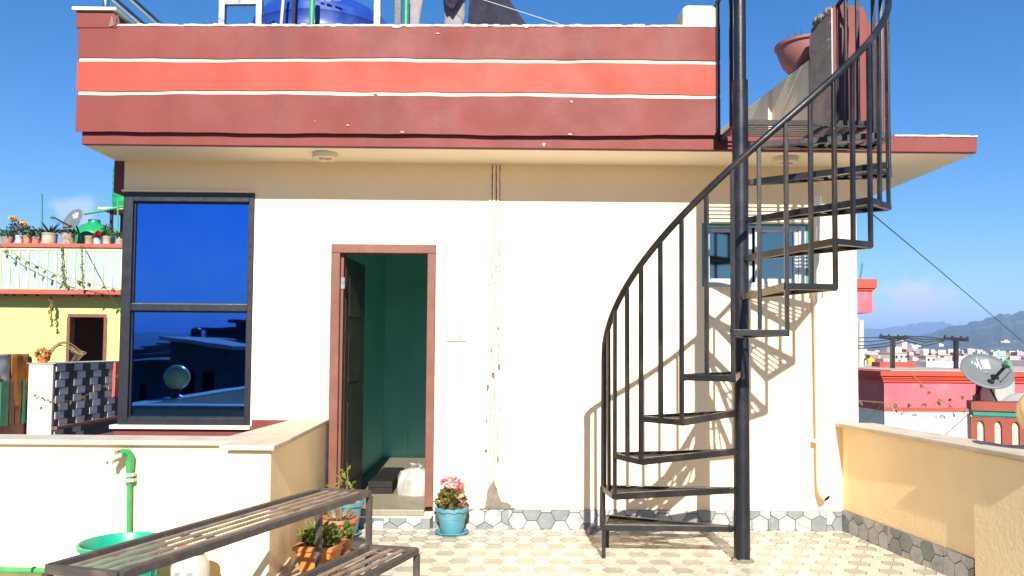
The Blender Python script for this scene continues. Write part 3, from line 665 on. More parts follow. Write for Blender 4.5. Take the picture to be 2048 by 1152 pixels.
def railz(t): return SZ0+SDZ*(t+1)+0.965      # t = step number along the helix
for k in range(1, 12):
    ta, tb = TH0+DTH*(k-1), TH0+DTH*k; z = SZ0+SDZ*k
    tread(k, ta, tb, z)
    for f in (0.5, 1.0):
        t = k-1+f
        if t < 1: continue
        th = TH0+DTH*t; r = SR if f == 1.0 else SR*math.cos(DTH/2)
        MB().bar(sp(th, r, z-0.012 if f == 1.0 else z+0.014), sp(th, r*0.5+SR*0.5, railz(t)-0.012), 0.024, 0.024, up=(math.cos(th), math.sin(th), 0)).build('baluster', black, st, bevel=0.003)
for th in (TH0, TH0+DTH):      # two feet under the lowest tread
    MB().bar(sp(th, SR, 0), sp(th, SR, SZ0+SDZ+0.01), 0.026, 0.026, up=(math.cos(th), math.sin(th), 0)).build('foot', black, st)
MB().bar(sp(TH0+DTH*1.0, SR+0.014, SZ0+SDZ), sp(TH0+DTH*1.0, SR+0.014, SZ0+SDZ*2+0.012), 0.026, 0.03).build('riser_post', black, st)
pts = [sp(TH0+DTH*0.97, SR, SZ0+SDZ*2), sp(TH0+DTH*0.97, SR, railz(1)-0.16), sp(TH0+DTH*1.0, SR, railz(1)-0.06)]
pts += [sp(TH0+DTH*t, SR, railz(t)+0.06*math.exp(-((t-1)/0.5)**2)*0) for t in [1.12+0.125*i for i in range(81)]]
MB().tube(pts, 0.0205, 12).build('handrail', black, st, smooth=True)
# landing at roof level
ZL = SZ0+SDZ*12-0.10
lx1 = SX+SR*0.98
near = [(SX+0.06, SY+0.02), (lx1, SY+0.02)]
landing = MB().bar((SX+0.05, SY+0.012, ZL), (lx1, SY+0.012, ZL), T, 0.035).build('landing', black, st)
for p, q in (((lx1, SY+0.02), (lx1-0.06, YE-0.02)), ((SX-0.02, SY+0.07), (SX-0.03, YE-0.02)), ((SX+0.3, SY+0.03), (SX+0.3, YE-0.02)), ((SX+0.62, SY+0.03), (SX+0.60, YE-0.02))):
    MB().bar((*p, ZL-0.012), (*q, ZL-0.012), 0.026, 0.026).build('bearer', black, landing)
for i in range(8):
    y = SY+0.060+i*(YE-0.05-SY-0.060)/7
    MB().bar((SX-0.02 if y > SY+0.08 else SX+0.06, y, ZL+0.010), (lx1-0.01-0.05*i/7, y, ZL+0.010), 0.016, 0.005).build('slat', black, landing)
for (x, y) in ((SX-0.05, YE-0.05), (SX-0.015, SY+0.16), (lx1-0.03, SY+0.14), (lx1-0.05, SY+0.28), (lx1-0.06, YE-0.04)):
    MB().bar((x, y, ZL-0.02), (x, y, ZL+1.02), 0.024, 0.024).build('baluster', black, st, bevel=0.003)
MB().tube([(SX-0.06, YP+0.1, 4.00), (SX-0.05, YE-0.05, ZL+1.03), (SX-0.015, SY+0.16, ZL+1.12)], 0.017, 10).build('landing_rail', black, st, smooth=True)
MB().tube([sp(TH0+DTH*11.1, SR, railz(11.1)), (lx1-0.03, SY+0.14, ZL+1.10), (lx1-0.06, YE-0.04, ZL+1.02), (2.52, YP+0.12, 4.02)], 0.017, 10).build('landing_rail', black, st, smooth=True)

# ================================================================ THINGS ON THE FACADE
def lamp(p, label):
    t = thing('ceiling_lamp', label, 'lamp', p, 'round lamps under the eave'); c = Vector(p)
    MB().lathe([(0.092, -0.040), (0.098, -0.034), (0.098, -0.002), (0.09, 0.0)], c, 32).build('base_ring', mat('lamp_cream_plastic', (0.72, 0.66, 0.50), 0.4, 0.03), t, smooth=True)
    MB().lathe([(0.03, -0.058), (0.034, -0.054), (0.034, -0.041)], c+Vector((-0.012, 0, 0)), 12).build('lamp_holder', MATS['lamp_cream_plastic'], t, smooth=True)
    MB().box((c.x+0.028, c.y-0.02, c.z-0.058), (c.x+0.05, c.y+0.02, c.z-0.0405)).build('clip', MATS['lamp_cream_plastic'], t)
lamp((-1.424, 5.985, ZS-0.009), 'round cream ceiling lamp base under the eave above the door')
lamp((2.166, 5.99, ZS-0.009), 'round cream ceiling lamp base under the eave behind the staircase')
so_ = thing('socket_plate', 'white socket and switch plate on the wall right of the door', 'socket', (-0.41, YF, 1.5))
p0 = at(893, 669, YF); p1 = at(932, 683, YF)
MB().box((p0.x, YF-0.014, p1.z), (p1.x, YF-0.0005, p0.z)).build('plate', white_pl, so_, bevel=0.004)
for i in range(3):
    x = p0.x+0.014+i*0.022; MB().box((x, YF-0.0175, p1.z+0.016), (x+0.018, YF-0.0145, p0.z-0.016)).build('switch', white_pl, so_)
for (dx, dz) in ((0.108, 0.038), (0.096, 0.018), (0.120, 0.018), (0.142, 0.045), (0.010, 0.045)):
    o = MB().lathe([(0.0045, 0), (0.0045, 0.002)], (0, 0, 0), 8).build('socket_hole', darkroom, so_)
    o.rotation_euler = (PI/2, 0, 0); o.location = Vector((p0.x+dx, YF-0.0145, p1.z+dz))-so_.location
pipe_w = mat('bright_white_pipe', (0.80, 0.76, 0.66), 0.4, 0.04, 6)
dp = thing('drain_pipe', 'white plastic drain pipe with open elbow at the right end of facade', 'pipe', (2.51, YF-0.05, 0.25))
MB().tube([(2.50, YF-0.05, 1.90), (2.514, YF-0.05, 0.40), (2.515, YF-0.051, 0.36), (2.52, YF-0.06, 0.315), (2.531, YF-0.078, 0.288), (2.545, YF-0.10, 0.272)], 0.031, 18, cap=False).build('pipe', pipe_w, dp, smooth=True)
MB().tube([(2.515, YF-0.05, 2.66), (2.50, YF-0.05, 1.96)], 0.018, 14).build('upper_pipe', pipe_w, dp, smooth=True)
MB().lathe([(0.030, 0), (0.034, 0.004), (0.034, 0.055), (0.02, 0.07)], (2.50, YF-0.05, 1.89), 18).build('coupling', pipe_w, dp, smooth=True)
MB().lathe([(0.026, 0), (0.028, 0.004), (0.028, 0.07), (0.02, 0.075)], (2.515, YF-0.05, 2.62), 18).build('coupling', pipe_w, dp, smooth=True)
MB().tube([(2.5445, YF-0.0992, 0.2727), (2.5452, YF-0.1003, 0.2717)], 0.0265, 16).build('pipe_mouth', darkroom, dp)
for z in (0.72, 1.93):
    MB().box((2.455, YF-0.086, z-0.012), (2.57, YF-0.001, z+0.012)).build('pipe_clip', pipe_w, dp, bevel=0.004)
db = thing('doorway_standin', 'low dark stand-in box added left of the white sack to darken the doorway', 'box', (-1.10, 7.2, 0.128))  # added dark stand-in: hides sunlit floor where the doorway lies in shade
boxm = mat('standin_dark', (0.014, 0.009, 0.007), 0.7, 0.3, 9, 0.3)
for k in range(2): MB().box((-1.235, 7.02, 0.129+k*0.056), (-1.015, 7.042, 0.129+k*0.056+0.053)).build('front_strip', boxm, db, bevel=0.003)
MB().box((-1.23, 7.0425, 0.129), (-1.02, 7.85, 0.238)).build('box_body', boxm, db, bevel=0.004)
sack = thing('sack', 'knotted white woven sack standing inside the open doorway', 'sack', (-0.80, 6.98, 0.128))
MB().lathe([(0.14, 0.0), (0.165, 0.02), (0.175, 0.09), (0.168, 0.16), (0.13, 0.21), (0.06, 0.235), (0.035, 0.245)], (-0.80, 6.98, 0.129), 48, 0.3).build('bag', sackm, sack, smooth=True)
g = MB()
for i in range(16):
    a = 2*PI*i/16+random.uniform(-0.2, 0.2); g.leaf((-0.80, 6.98, 0.365), (math.cos(a)*0.8, math.sin(a)*0.8, random.uniform(0.2, 0.9)), random.uniform(0.05, 0.085), 0.045)
g.build('knot', sackm, sack)
rag = MB(); c = Vector((0.69, 6.11, 0.0))
for i in range(26):
    a = 2*PI*i/26; rag.leaf(c+Vector((random.uniform(-0.015, 0.015), random.uniform(-0.01, 0.01), random.uniform(0.0, 0.07))), (math.cos(a), math.sin(a)*0.6, random.uniform(-0.9, 0.4)), random.uniform(0.03, 0.055), 0.035)
for v in range(len(rag.v)):
    if rag.v[v][2] < 0.002: rag.v[v] = (rag.v[v][0], rag.v[v][1], 0.002)
tag(rag.build('crumpled_paper', sackm), 'crumpled white paper on the tiles at the foot of the staircase', 'paper')

# ================================================================ POTS AND PLANTS
def pot(name, c, rb, rt, h, m_, label, cat='flower pot', square=False, saucer=0.0, group='potted plants on the terrace', wavy=False, n=32, band_=True):
    t = thing(name, label, cat, c, group); c = Vector(c); z0 = 0.014 if saucer else 0.0
    if saucer:
        MB().lathe([(saucer*0.82, 0.0), (saucer, 0.020), (saucer*0.97, 0.024), (saucer*0.8, 0.010)], c, 28, sq=square).build('saucer', m_, t, smooth=not square)
    lip = 0.018 if band_ else 0.006
    prof = [(rb, z0), (rb+(rt-rb)*0.55, z0+h*0.55), (rb+(rt-rb)*0.57+0.004, z0+h*0.57), (rb+(rt-rb)*0.59, z0+h*0.59), (rt*0.97, z0+h-lip*1.6), (rt+0.010, z0+h-lip*1.5), (rt+0.013, z0+h-0.003), (rt+0.004, z0+h), (rt*0.92, z0+h-0.002), (rt*0.88, z0+h*0.86)]
    o = MB().lathe(prof, c, 4*12 if square else n, sq=square)
    if wavy:
        nn = 4*12 if square else n
        for i in range(5*nn, 9*nn):
            x, y, z = o.v[i]; a = (i % nn)*2*PI/nn; o.v[i] = (x, y, z+0.006*math.sin(10*a))
    o.build('pot', m_, t, smooth=True)
    MB().lathe([(rt*0.885, z0+h*0.84), (rt*0.80, z0+h*0.90), (rt*0.3, z0+h*0.94), (0.004, z0+h*0.93)], c, 24, 0.1, sq=square).build('soil', soil, t)
    return t, c, z0+h
def bush(t, c, zb, n, rad, hgt, m_, l, w, name='foliage', low=0.0, stems=8):
    g = MB(); s = MB()
    for i in range(n):
        a = random.uniform(0, 2*PI); r = rad*math.sqrt(random.random()); z = zb+low+random.random()**0.8*hgt*(1-0.4*(r/rad)**2)
        p = c+Vector((r*math.cos(a), r*math.sin(a), z)); p.z = c.z+z
        g.leaf(p, (math.cos(a)*random.uniform(0.1, 1), math.sin(a)*random.uniform(0.1, 1), random.uniform(-0.2, 1.0)), l*random.uniform(0.6, 1.3), w*random.uniform(0.7, 1.3))
    for i in range(stems):
        a = random.uniform(0, 2*PI); r = rad*0.5*random.random()
        s.tube([c+Vector((r*0.3*math.cos(a), r*0.3*math.sin(a), zb-0.05)), c+Vector((r*math.cos(a), r*math.sin(a), zb+hgt*0.8))], 0.003, 5)
    g.build(name, m_, t, kind='stuff'); s.build('stem', stem_m, t)
# begonia beside the door
t, c, zt_ = pot('flower_pot', (-0.415, 6.09, 0), 0.085, 0.122, 0.195, bluepot, 'turquoise pot of pink begonias on a saucer, right of the door', saucer=0.135, wavy=True)
bush(t, c, zt_-0.02, 150, 0.10, 0.16, leaf_b, 0.05, 0.045)
bush(t, c+Vector((0, 0, 0.0)), zt_+0.02, 60, 0.08, 0.14, leaf_y, 0.05, 0.04, stems=2)
for (dx, dy, dz, r, mm) in ((-0.06, -0.03, 0.215, 0.038, pinkfl), (-0.02, 0.0, 0.235, 0.035, palepink), (0.03, -0.02, 0.225, 0.04, pinkfl), (0.065, -0.01, 0.19, 0.036, pinkfl), (0.05, -0.05, 0.17, 0.03, pinkfl), (0.07, -0.06, 0.10, 0.035, palepink), (0.085, -0.05, 0.065, 0.026, pinkfl), (-0.035, -0.055, 0.205, 0.03, palepink), (0.02, -0.06, 0.20, 0.026, palepink)):
    g = MB(); fc = c+Vector((dx, dy, zt_-0.03+dz))
    for i in range(22):
        dd = Vector((random.gauss(0, 1), random.gauss(0, 1)-0.5, random.gauss(0, 1)+0.2)).normalized(); g.leaf(fc+dd*r*0.2, dd, r, r*0.8)
    g.build('blossom', mm, t)
# three pots behind the rack
t, c, zt_ = pot('flower_pot', (-1.165, 4.93, 0), 0.085, 0.116, 0.20, terracotta, 'square orange terracotta pot with succulent, nearest of the three behind rack', square=True, saucer=0.105)
bush(t, c, zt_-0.02, 210, 0.115, 0.11, leaf_g, 0.045, 0.022); bush(t, c+Vector((-0.02, 0, 0)), zt_-0.0, 90, 0.10, 0.13, leaf_y, 0.04, 0.02, stems=3)
t, c, zt_ = pot('flower_pot', (-1.155, 5.45, 0), 0.085, 0.125, 0.245, terracotta2, 'round terracotta pot with drooping green leaves, middle of the three behind rack', saucer=0.115)
bush(t, c, zt_-0.02, 40, 0.09, 0.10, leaf_b, 0.05, 0.012, stems=22); bush(t, c+Vector((0.02, -0.11, -0.09)), zt_-0.03, 70, 0.075, 0.10, leaf_g, 0.055, 0.035, stems=3)
t, c, zt_ = pot('flower_pot', (-1.235, 6.02, 0), 0.095, 0.135, 0.245, bluepot, 'turquoise pot with a spindly twig plant at the left door jamb', saucer=0.13)
g = MB(); s = MB()
for (dx, dy, hh) in ((-0.04, 0.0, 0.24), (0.02, -0.02, 0.33), (-0.10, 0.0, 0.15), (0.06, -0.03, 0.17), (-0.01, 0.03, 0.27)):
    p = c+Vector((dx*0.4, dy, zt_-0.02)); q = c+Vector((dx, dy, zt_+hh*0.8)); s.tube([p, (p+q)/2+Vector((0.01, 0, 0)), q], 0.0035, 5)
    for i in range(5): g.leaf(p.lerp(q, 0.55+0.45*i/4), (random.uniform(-1, 1), random.uniform(-0.6, 0.3), random.uniform(0, 0.7)), 0.065, 0.026)
s.build('stem', stem_m, t); g.build('foliage', leaf_y, t, kind='stuff')
bush(t, c, zt_-0.03, 24, 0.09, 0.02, MATS['dull_terracotta'], 0.05, 0.02, 'dry_leaves', stems=0)

# ================================================================ PLANT RACK
rk = thing('plant_rack', 'two-tier black metal plant rack with rusty slats in the foreground', 'rack', (-1.2, 4.0, 0))
def shelf(name, A_, B_, C_, D_, z, ns):
    A_, B_, C_, D_ = [Vector((p[0], p[1], z)) for p in (A_, B_, C_, D_)]
    o = MB().bar(B_, C_, 0.03, 0.034).build(name, rackblack, rk, bevel=0.002)
    for p, q in ((A_, D_), (A_, B_), (D_, C_)): MB().bar(p, q, 0.03, 0.0335).build('edge_bar', rackblack, o, bevel=0.002)
    for i in range(ns):
        f = (i+1)/(ns+1); p = A_.lerp(B_, f); q = D_.lerp(C_, f)
        MB().bar(p+Vector((0, 0, 0.003)), q+Vector((0, 0, 0.003)), 0.024, 0.010).build('slat', rustslat, o)
    for f in (0.36, 0.72):
        p, q = A_.lerp(D_, f), B_.lerp(C_, f); MB().bar(p-Vector((0, 0, 0.01)), q-Vector((0, 0, 0.01)), 0.03, 0.008).build('cross_bar', rackblack, o)
    return o
UA, UB, UC, UD = (-1.751, 3.017), (-1.432, 2.925), (-0.800, 4.60), (-1.107, 4.66)
shelf('upper_shelf', UA, UB, UC, UD, 0.584, 4)
LC, LD = (-0.500, 4.44), (-0.785, 4.50); dvx = (UB[0]-UC[0], UB[1]-UC[1])
LB, LA = (LC[0]+dvx[0], LC[1]+dvx[1]), (LD[0]+dvx[0], LD[1]+dvx[1])
shelf('lower_shelf', LA, LB, LC, LD, 0.292, 3)
for (p, z) in ((UA, 0.568), (UB, 0.568), (UC, 0.568), (UD, 0.568), (LB, 0.275), (LC, 0.275)):
    MB().bar((p[0], p[1], 0), (p[0], p[1], z), 0.03, 0.03, up=(0.4, 1, 0)).build('leg', rackblack, rk, bevel=0.002)

# ================================================================ TAP, PIPE, BUCKET, CANISTER
tp_ = thing('water_pipe', 'green standpipe with white tap clipped to the low cream wall', 'pipe', (-2.27, 4.77, 0))
yy = 4.772
P_ = lambda x, y: at(x, y, yy)
MB().tube([P_(262, 1065)-Vector((0, 0, 0.24)), P_(258, 1065), P_(259, 965)], 0.015, 14).build('pipe', green_pipe, tp_, smooth=True)
MB().tube([P_(259, 966), P_(259.5, 938)], 0.021, 14).build('socket', green_pipe, tp_, smooth=True)
MB().tube([P_(259.5, 940), P_(261, 915), P_(258, 905)+Vector((0, -0.012, 0)), P_(251, 903)+Vector((0, -0.03, 0)), P_(249, 906)+Vector((0, -0.05, 0))], 0.024, 14).build('elbow', green_pipe, tp_, smooth=True)
tapm = white_pl
tap = MB().tube([P_(249, 908)+Vector((0, -0.04, 0)), P_(240, 911)+Vector((0, -0.06, 0)), P_(234, 917)+Vector((0, -0.07, 0)), P_(233, 926)+Vector((0, -0.07, 0))], [0.019, 0.023, 0.018, 0.012], 14).build('tap', tapm, tp_, smooth=True)
MB().tube([P_(244, 906)+Vector((0, -0.06, 0)), P_(243, 897)+Vector((0, -0.06, 0))], 0.012, 12).build('valve_stem', MATS['dull_terracotta'], tap, smooth=True)
MB().bar(P_(248, 897)+Vector((0, -0.06, 0)), P_(210, 899)+Vector((0, -0.10, 0)), 0.020, 0.010).build('tap_handle', mat('tap_handle_beige', (0.62, 0.42, 0.30), 0.5), tap, bevel=0.003)
for y in (949, 960):
    p = P_(259, y); MB().box((p.x-0.034, yy-0.022, p.z-0.010), (p.x+0.034, yy+0.027, p.z+0.010)).build('pipe_clip', white_pl, tp_, bevel=0.003)
hp = thing('water_pipe', 'green pipe running along the foot of low cream wall at left edge', 'pipe', (-3.0, 4.72, 0.09))
a = at(-60, 1138, 4.74); b = at(250, 1146, 4.74)
MB().tube([a, b], 0.018, 14).build('pipe', green_pipe, hp, smooth=True)
for x in (68, 180):
    p = at(x, 1139.5, 4.74); MB().tube([p-Vector((0.006, 0, 0)), p+Vector((0.006, 0, 0))], 0.0205, 12).build('clip', wire_m, hp)
bk = thing('bucket', 'large green plastic bucket under the tap', 'bucket', (-2.155, 4.40, 0)); c = Vector((-2.155, 4.42, 0))
MB().lathe([(0.165, 0.0), (0.172, 0.004), (0.208, 0.30), (0.210, 0.315), (0.224, 0.318), (0.228, 0.330), (0.226, 0.342), (0.214, 0.344), (0.207, 0.336), (0.198, 0.27), (0.165, 0.012), (0.01, 0.010)], c, 48).build('body', green_bucket, bk, smooth=True)
MB().lathe([(0.190, 0.23), (0.1, 0.2302), (0.005, 0.2303)], c, 40).build('water', mat('bucket_water', (0.02, 0.20, 0.14), 0.08, 0.02, spec=0.7), bk)
g = MB()
for k in range(24):
    a = 2*PI*k/24; g.bar(c+Vector((0.173*math.cos(a), 0.173*math.sin(a), 0.02)), c+Vector((0.209*math.cos(a), 0.209*math.sin(a), 0.29)), 0.004, 0.004)
g.build('rib', green_bucket, bk)
cn = thing('canister', 'white plastic canister with red lid against the low wall, seen under the rack', 'canister', (-1.80, 4.50, 0)); c = Vector((-1.80, 4.50, 0))
MB().lathe([(0.095, 0.0), (0.102, 0.006), (0.103, 0.05), (0.099, 0.055), (0.103, 0.06), (0.103, 0.19), (0.098, 0.20), (0.085, 0.235), (0.07, 0.255)], c, 32, 0.05).build('body', white_pl, cn, smooth=True)
MB().lathe([(0.075, 0.256), (0.078, 0.258), (0.078, 0.285), (0.072, 0.29)], c, 28).build('lid', mat('red_lid', (0.55, 0.07, 0.03), 0.45), cn, smooth=True)
MB().prism([c+Vector((0.1045*math.sin(a), -0.1045*math.cos(a), 0.09)) for a in (-0.5, -0.25, 0, 0.25, 0.5)]+[c+Vector((0.1045*math.sin(a), -0.1045*math.cos(a), 0.17)) for a in (0.5, 0.25, 0, -0.25, -0.5)], (0, -0.001, 0)).build('paper_label', cloth_g, cn)

# ================================================================ ON THE ROOF
ZR = 3.075
bt = thing('water_tank', 'large blue plastic water tank on the roof behind parapet', 'water tank', (-1.9, 7.6, ZR))
cx = at(650, 20, 7.6).x; c = Vector((cx, 7.6, ZR)); prof = [(0.65, 0)]
for i in range(9):
    z = 0.12+i*0.165; prof += [(0.69, z-0.03), (0.70, z-0.014), (0.69, z), (0.685, z+0.05)]
prof += [(0.60, 1.60), (0.4, 1.72), (0.22, 1.76), (0.22, 1.84), (0.05, 1.86)]
MB().lathe(prof, c, 56).build('tank', blue_tank, bt, smooth=True)
for (px, py, w, h) in ((652, 3, 10, 6), (668, 1, 14, 5), (640, 2, 8, 5)):
    p = at(px, py, 6.90); MB().box((p.x, 6.898, p.z), (p.x+w*0.0045, 6.90, p.z+h*0.0045)).build('faded_print', mat('faded_print_%d' % px, (0.16, 0.18, 0.26), 0.7), bt)
def post(name, x, yb_, Y, w, m_, label, cat, lean=0, h=1.6, tube=False, group=None, parent=None):
    p = at(x, yb_, Y); q = Vector((p.x+lean, Y, ZR+h)); p = Vector((p.x, Y, ZR))
    g = MB().tube([p, q], w/2, 14) if tube else MB().bar(p, q, w, w)
    o = g.build(name, m_, parent, smooth=tube)
    if parent is None: tag(o, label, cat, group)
    return o
fr_ = thing('tank_scaffold', 'galvanised steel angle frame standing on the roof left of blue tank', 'frame', (-2.1, 6.6, ZR))
for x in (445, 519): post('frame_post', x, 40, 6.6, 0.05, galv, '', '', parent=fr_)
a = at(441, 5, 6.6); b = at(523, 4, 6.6); MB().bar(a, b, 0.04, 0.05).build('cross_bar', galv, fr_)
a = at(441, 5, 6.6); MB().bar(Vector((a.x, 6.6, 4.6)), Vector((b.x, 6.6, 4.6)), 0.04, 0.04).build('cross_bar', galv, fr_)
post('metal_post', 755, 40, 6.75, 0.055, galv, 'galvanised post standing at the right side of blue tank', 'post')
post('wooden_stick', 546, 40, 6.8, 0.025, mat('grey_stick', (0.42, 0.38, 0.33), 0.8), 'thin grey stick leaning on the blue tank', 'stick', lean=0.10)
post('dark_post', 582, 40, 6.85, 0.03, cloth_d, 'thin dark pole in front of the blue tank', 'pole', lean=0.03)
post('water_pipe', 620, 40, 6.7, 0.045, green_pipe, 'green riser pipe in front of the blue tank', 'pipe', lean=0.02, tube=True)
post('water_pipe', 812, 40, 6.7, 0.036, green_pipe, 'green riser pipe right of the blue tank beside grey trousers', 'pipe', tube=True)
post('dark_post', 796, 45, 6.5, 0.05, blackpole, 'black post on the roof between blue tank and green pipe', 'post')
# railing on the left block
rl = thing('steel_railing', 'polished steel railing along the left roof edge', 'railing', (-3.1, 5.95, 4.0))
MB().tube([(-3.13, 5.93, b0.z+0.02), (-3.13, 5.93, 4.7)], 0.025, 14).build('post', steel, rl, smooth=True)
for z in (4.17, 4.30):
    MB().tube([(-3.12, 5.95, z), (-3.08, 8.6, z)], 0.022, 12).build('rail', steel, rl, smooth=True)
MB().tube([(-3.08, 8.6, 3.07), (-3.08, 8.6, 4.6)], 0.025, 12).build('post', steel, rl, smooth=True)
# laundry
def sheet(name, quad, m_, label, cat, nx=12, nz=10, fold=0.02, th=0.004, seed=0, group=None):
    A_, B_, C_, D_ = [Vector(p) for p in quad]; n = (B_-A_).cross(D_-A_).normalized(); vs = []; fs = []
    for k in range(nz+1):
        for i in range(nx+1):
            u, v = i/nx, k/nz; p = A_.lerp(B_, u).lerp(D_.lerp(C_, u), v)
            vs.append(p+n*(fold*math.sin(u*9+seed+v*1.5)*(0.3+0.7*(1-v))+fold*0.6*fbm((u*3, v*3, seed))))
    for k in range(nz):
        for i in range(nx): a = k*(nx+1)+i; fs.append((a, a+1, a+nx+2, a+nx+1))
    o = MB().add(vs, fs).build(name, m_, smooth=True); s_ = o.modifiers.new('thick', 'SOLIDIFY'); s_.thickness = th
    return tag(o, label, cat, group)
YL = 6.9
def q4(pts): return [at(x, y, YL) for x, y in pts]
def trousers(name, legs, label, seed):
    t = thing(name, label, 'laundry', (at(legs[0][0], 40, YL).x, YL, ZR))
    for (xt, wt, xb, wb, yb) in legs:
        a = at(xt, -60, YL); b = at(xb, yb, YL); k = YL/FPX
        g = MB(); n = 16; vs = []; fs = []; rows = 14
        for r in range(rows+1):
            f = r/rows; cx_ = a.x+(b.x-a.x)*f; z = a.z+(b.z-a.z)*f; w = (wt+(wb-wt)*f)*k/2
            for i in range(n):
                an = 2*PI*i/n; rr = 1+0.14*fbm((math.cos(an)*1.5+seed, math.sin(an)*1.5, f*5)); vs.append((cx_+w*math.cos(an)*rr, YL+0.35*w*math.sin(an)*rr, z))
        for r in range(rows):
            for i in range(n): fs.append((r*n+i, r*n+(i+1) % n, (r+1)*n+(i+1) % n, (r+1)*n+i))
        g.add(vs, fs).build('leg', cloth_g, t, smooth=True)
    return t
trousers('trousers', [(838, 34, 826, 18, 75)], 'grey trouser leg hanging on the line beside green pipe', 1.3)
tr = trousers('trousers', [(908, 52, 908, 36, 75)], 'pale grey garment hanging on the line under printed dark top', 4.2)
sheet('shirt', [at(878, -30, YL-0.1), at(935, -30, YL-0.1), at(906, 22, YL-0.1), at(893, 12, YL-0.1)], cloth_d, 'dark pointed top hanging on the line over the pale garment', 'laundry', seed=2)
sheet('shawl', [at(942, -30, YL), at(1000, -30, YL), at(1062, 62, YL), at(934, 62, YL)], cloth_d, 'dark navy cloth hanging slantwise at the right end of the line', 'laundry', seed=5, fold=0.03)
tag(MB().tube([at(780, -62, YL), at(968, 0, YL-0.3), at(1118, 48, YP+0.12)], 0.0028, 6).build('clothes_line', wire_w), 'thin white clothes line slanting down to the parapet top', 'rope')
# bowl planter behind the pier
bp_ = thing('bowl_planter', 'mauve bowl planter with grass blades on the tan parapet', 'planter', (2.62, 6.55, 3.80)); c = Vector((2.56, 6.55, 3.802))
MB().lathe([(0.11, 0.0), (0.13, 0.01), (0.20, 0.09), (0.235, 0.18), (0.245, 0.235), (0.262, 0.24), (0.265, 0.262), (0.245, 0.265), (0.225, 0.22)], c, 40).build('bowl', mauve_pot, bp_, smooth=True)
MB().lathe([(0.23, 0.215), (0.01, 0.23)], c, 24).build('soil', soil, bp_)
g = MB()
for i in range(34):
    a = random.uniform(0, 2*PI); r = random.uniform(0, 0.2); g.leaf(c+Vector((r*math.cos(a), r*math.sin(a), 0.22)), (math.cos(a)*0.35, math.sin(a)*0.35, 1), random.uniform(0.08, 0.22), 0.009)
g.build('grass', leaf_g, bp_, kind='stuff')
# cable from the house
tag(MB().tube([at(1690, 378, 7.6), at(1747, 430, 8.2), at(1870, 533, 11), at(1995, 640, 15), at(2120, 748, 21)], 0.0062, 8).build('overhead_cable', wire_m), 'taut dark cable slanting down from the eave towards the hills', 'cable')

# ================================================================ SATELLITE DISHES
def dish(c, nrm, rad, base, label, arm_dir, mark=True):
    t = thing('satellite_dish', label, 'satellite dish', base, 'satellite dishes on neighbouring roofs')
    c = Vector(c); n = Vector(nrm).normalized(); u = Vector((0, 0, 1)).cross(n).normalized(); v = n.cross(u); K = 6; S = 44
    vs = []; fs = []
    def P(a, r, d): return c+u*(rad*r*math.cos(a))+v*(rad*0.93*r*math.sin(a))+n*(0.16*rad*(r*r-1)+d)
    for i in range(K+1):
        for k in range(S): vs.append(P(2*PI*k/S, max(0.001, i/K), 0))
    for i in range(K):
        for k in range(S): fs.append((i*S+k, i*S+(k+1) % S, (i+1)*S+(k+1) % S, (i+1)*S+k))
    o = MB().add(vs, fs).build('reflector', dish_m, t, smooth=True); sd = o.modifiers.new('thick', 'SOLIDIFY'); sd.thickness = 0.012; sd.offset = 0
    MB().tube([P(2*PI*k/S, 1.0, 0) for k in range(S+1)], 0.007, 6, cap=False).build('rim', dish_m, t, smooth=True)
    lo = P(-PI/2, 0.55, 0.01); feed = c+Vector(arm_dir)*rad
    MB().bar(lo, feed, 0.022, 0.03).build('feed_arm', black, t)
    d = (c-feed).normalized(); f2 = MB().tube([feed-d*0.04, feed, feed+d*0.045], [0.035, 0.045, 0.03], 14).build('feed_horn', mat('horn_'+str(len(MATS)), (0.10, 0.26, 0.14), 0.4), t, smooth=True)
    MB().lathe([(0.03, -0.03), (0.035, 0.0), (0.03, 0.03)], lo, 10).build('arm_bracket', black, t)
    MB().tube([feed, feed+n*0.02+Vector((0.03, 0, -0.09)), lo+Vector((0.09, -0.01, -0.02)), lo+Vector((0.05, 0.0, -0.05))], 0.004, 6).build('feed_cable', wire_m, t)
    b = Vector(base); mnt = c-n*0.10*rad-n*0.05
    for dx, dy in ((-0.14, -0.05), (0.14, -0.05), (0.0, 0.14)): MB().bar(b+Vector((dx, dy, 0.0)), mnt+Vector((dx*0.12, dy*0.12, -0.06)), 0.02, 0.02).build('leg', black, t)
    MB().bar(mnt-Vector((0, 0, 0.12)), mnt+n*0.03, 0.035, 0.035).build('mount', black, t)
    if mark:
        lw_ = MATS.get('dish_print') or mat('dish_print', (0.75, 0.76, 0.77), 0.5)
        def Q(x, y, dd=0.008):
            x *= 1.25; y = (y-0.1)*1.15; return P(math.atan2(y/0.93, x), math.hypot(x, y/0.93), dd)
        def stroke(pts, w=0.010): MB().tube([Q(x, y) for x, y in pts], w*rad, 5).build('print_stroke', lw_, t)
        MB().prism([Q(-0.02, 0.30), Q(0.22, 0.30), Q(0.22, 0.66), Q(-0.02, 0.66)], n*0.002).build('print_square', lw_, t)
        MB().tube([Q(x, y, 0.012) for x, y in ((0.02, 0.40), (0.07, 0.58), (0.11, 0.60), (0.06, 0.42), (0.10, 0.38), (0.15, 0.56), (0.15, 0.40), (0.19, 0.42))], 0.012*rad, 5).build('print_stroke', dish_m, t)
        stroke([(-0.10, 0.36), (-0.12, 0.62), (-0.13, 0.74)], 0.02); stroke([(-0.20, 0.34), (-0.16, 0.52), (-0.11, 0.46), (-0.09, 0.26)], 0.02); stroke([(-0.26, 0.44), (-0.21, 0.56)], 0.02); stroke([(-0.33, 0.50), (-0.29, 0.60)], 0.02)
    return t

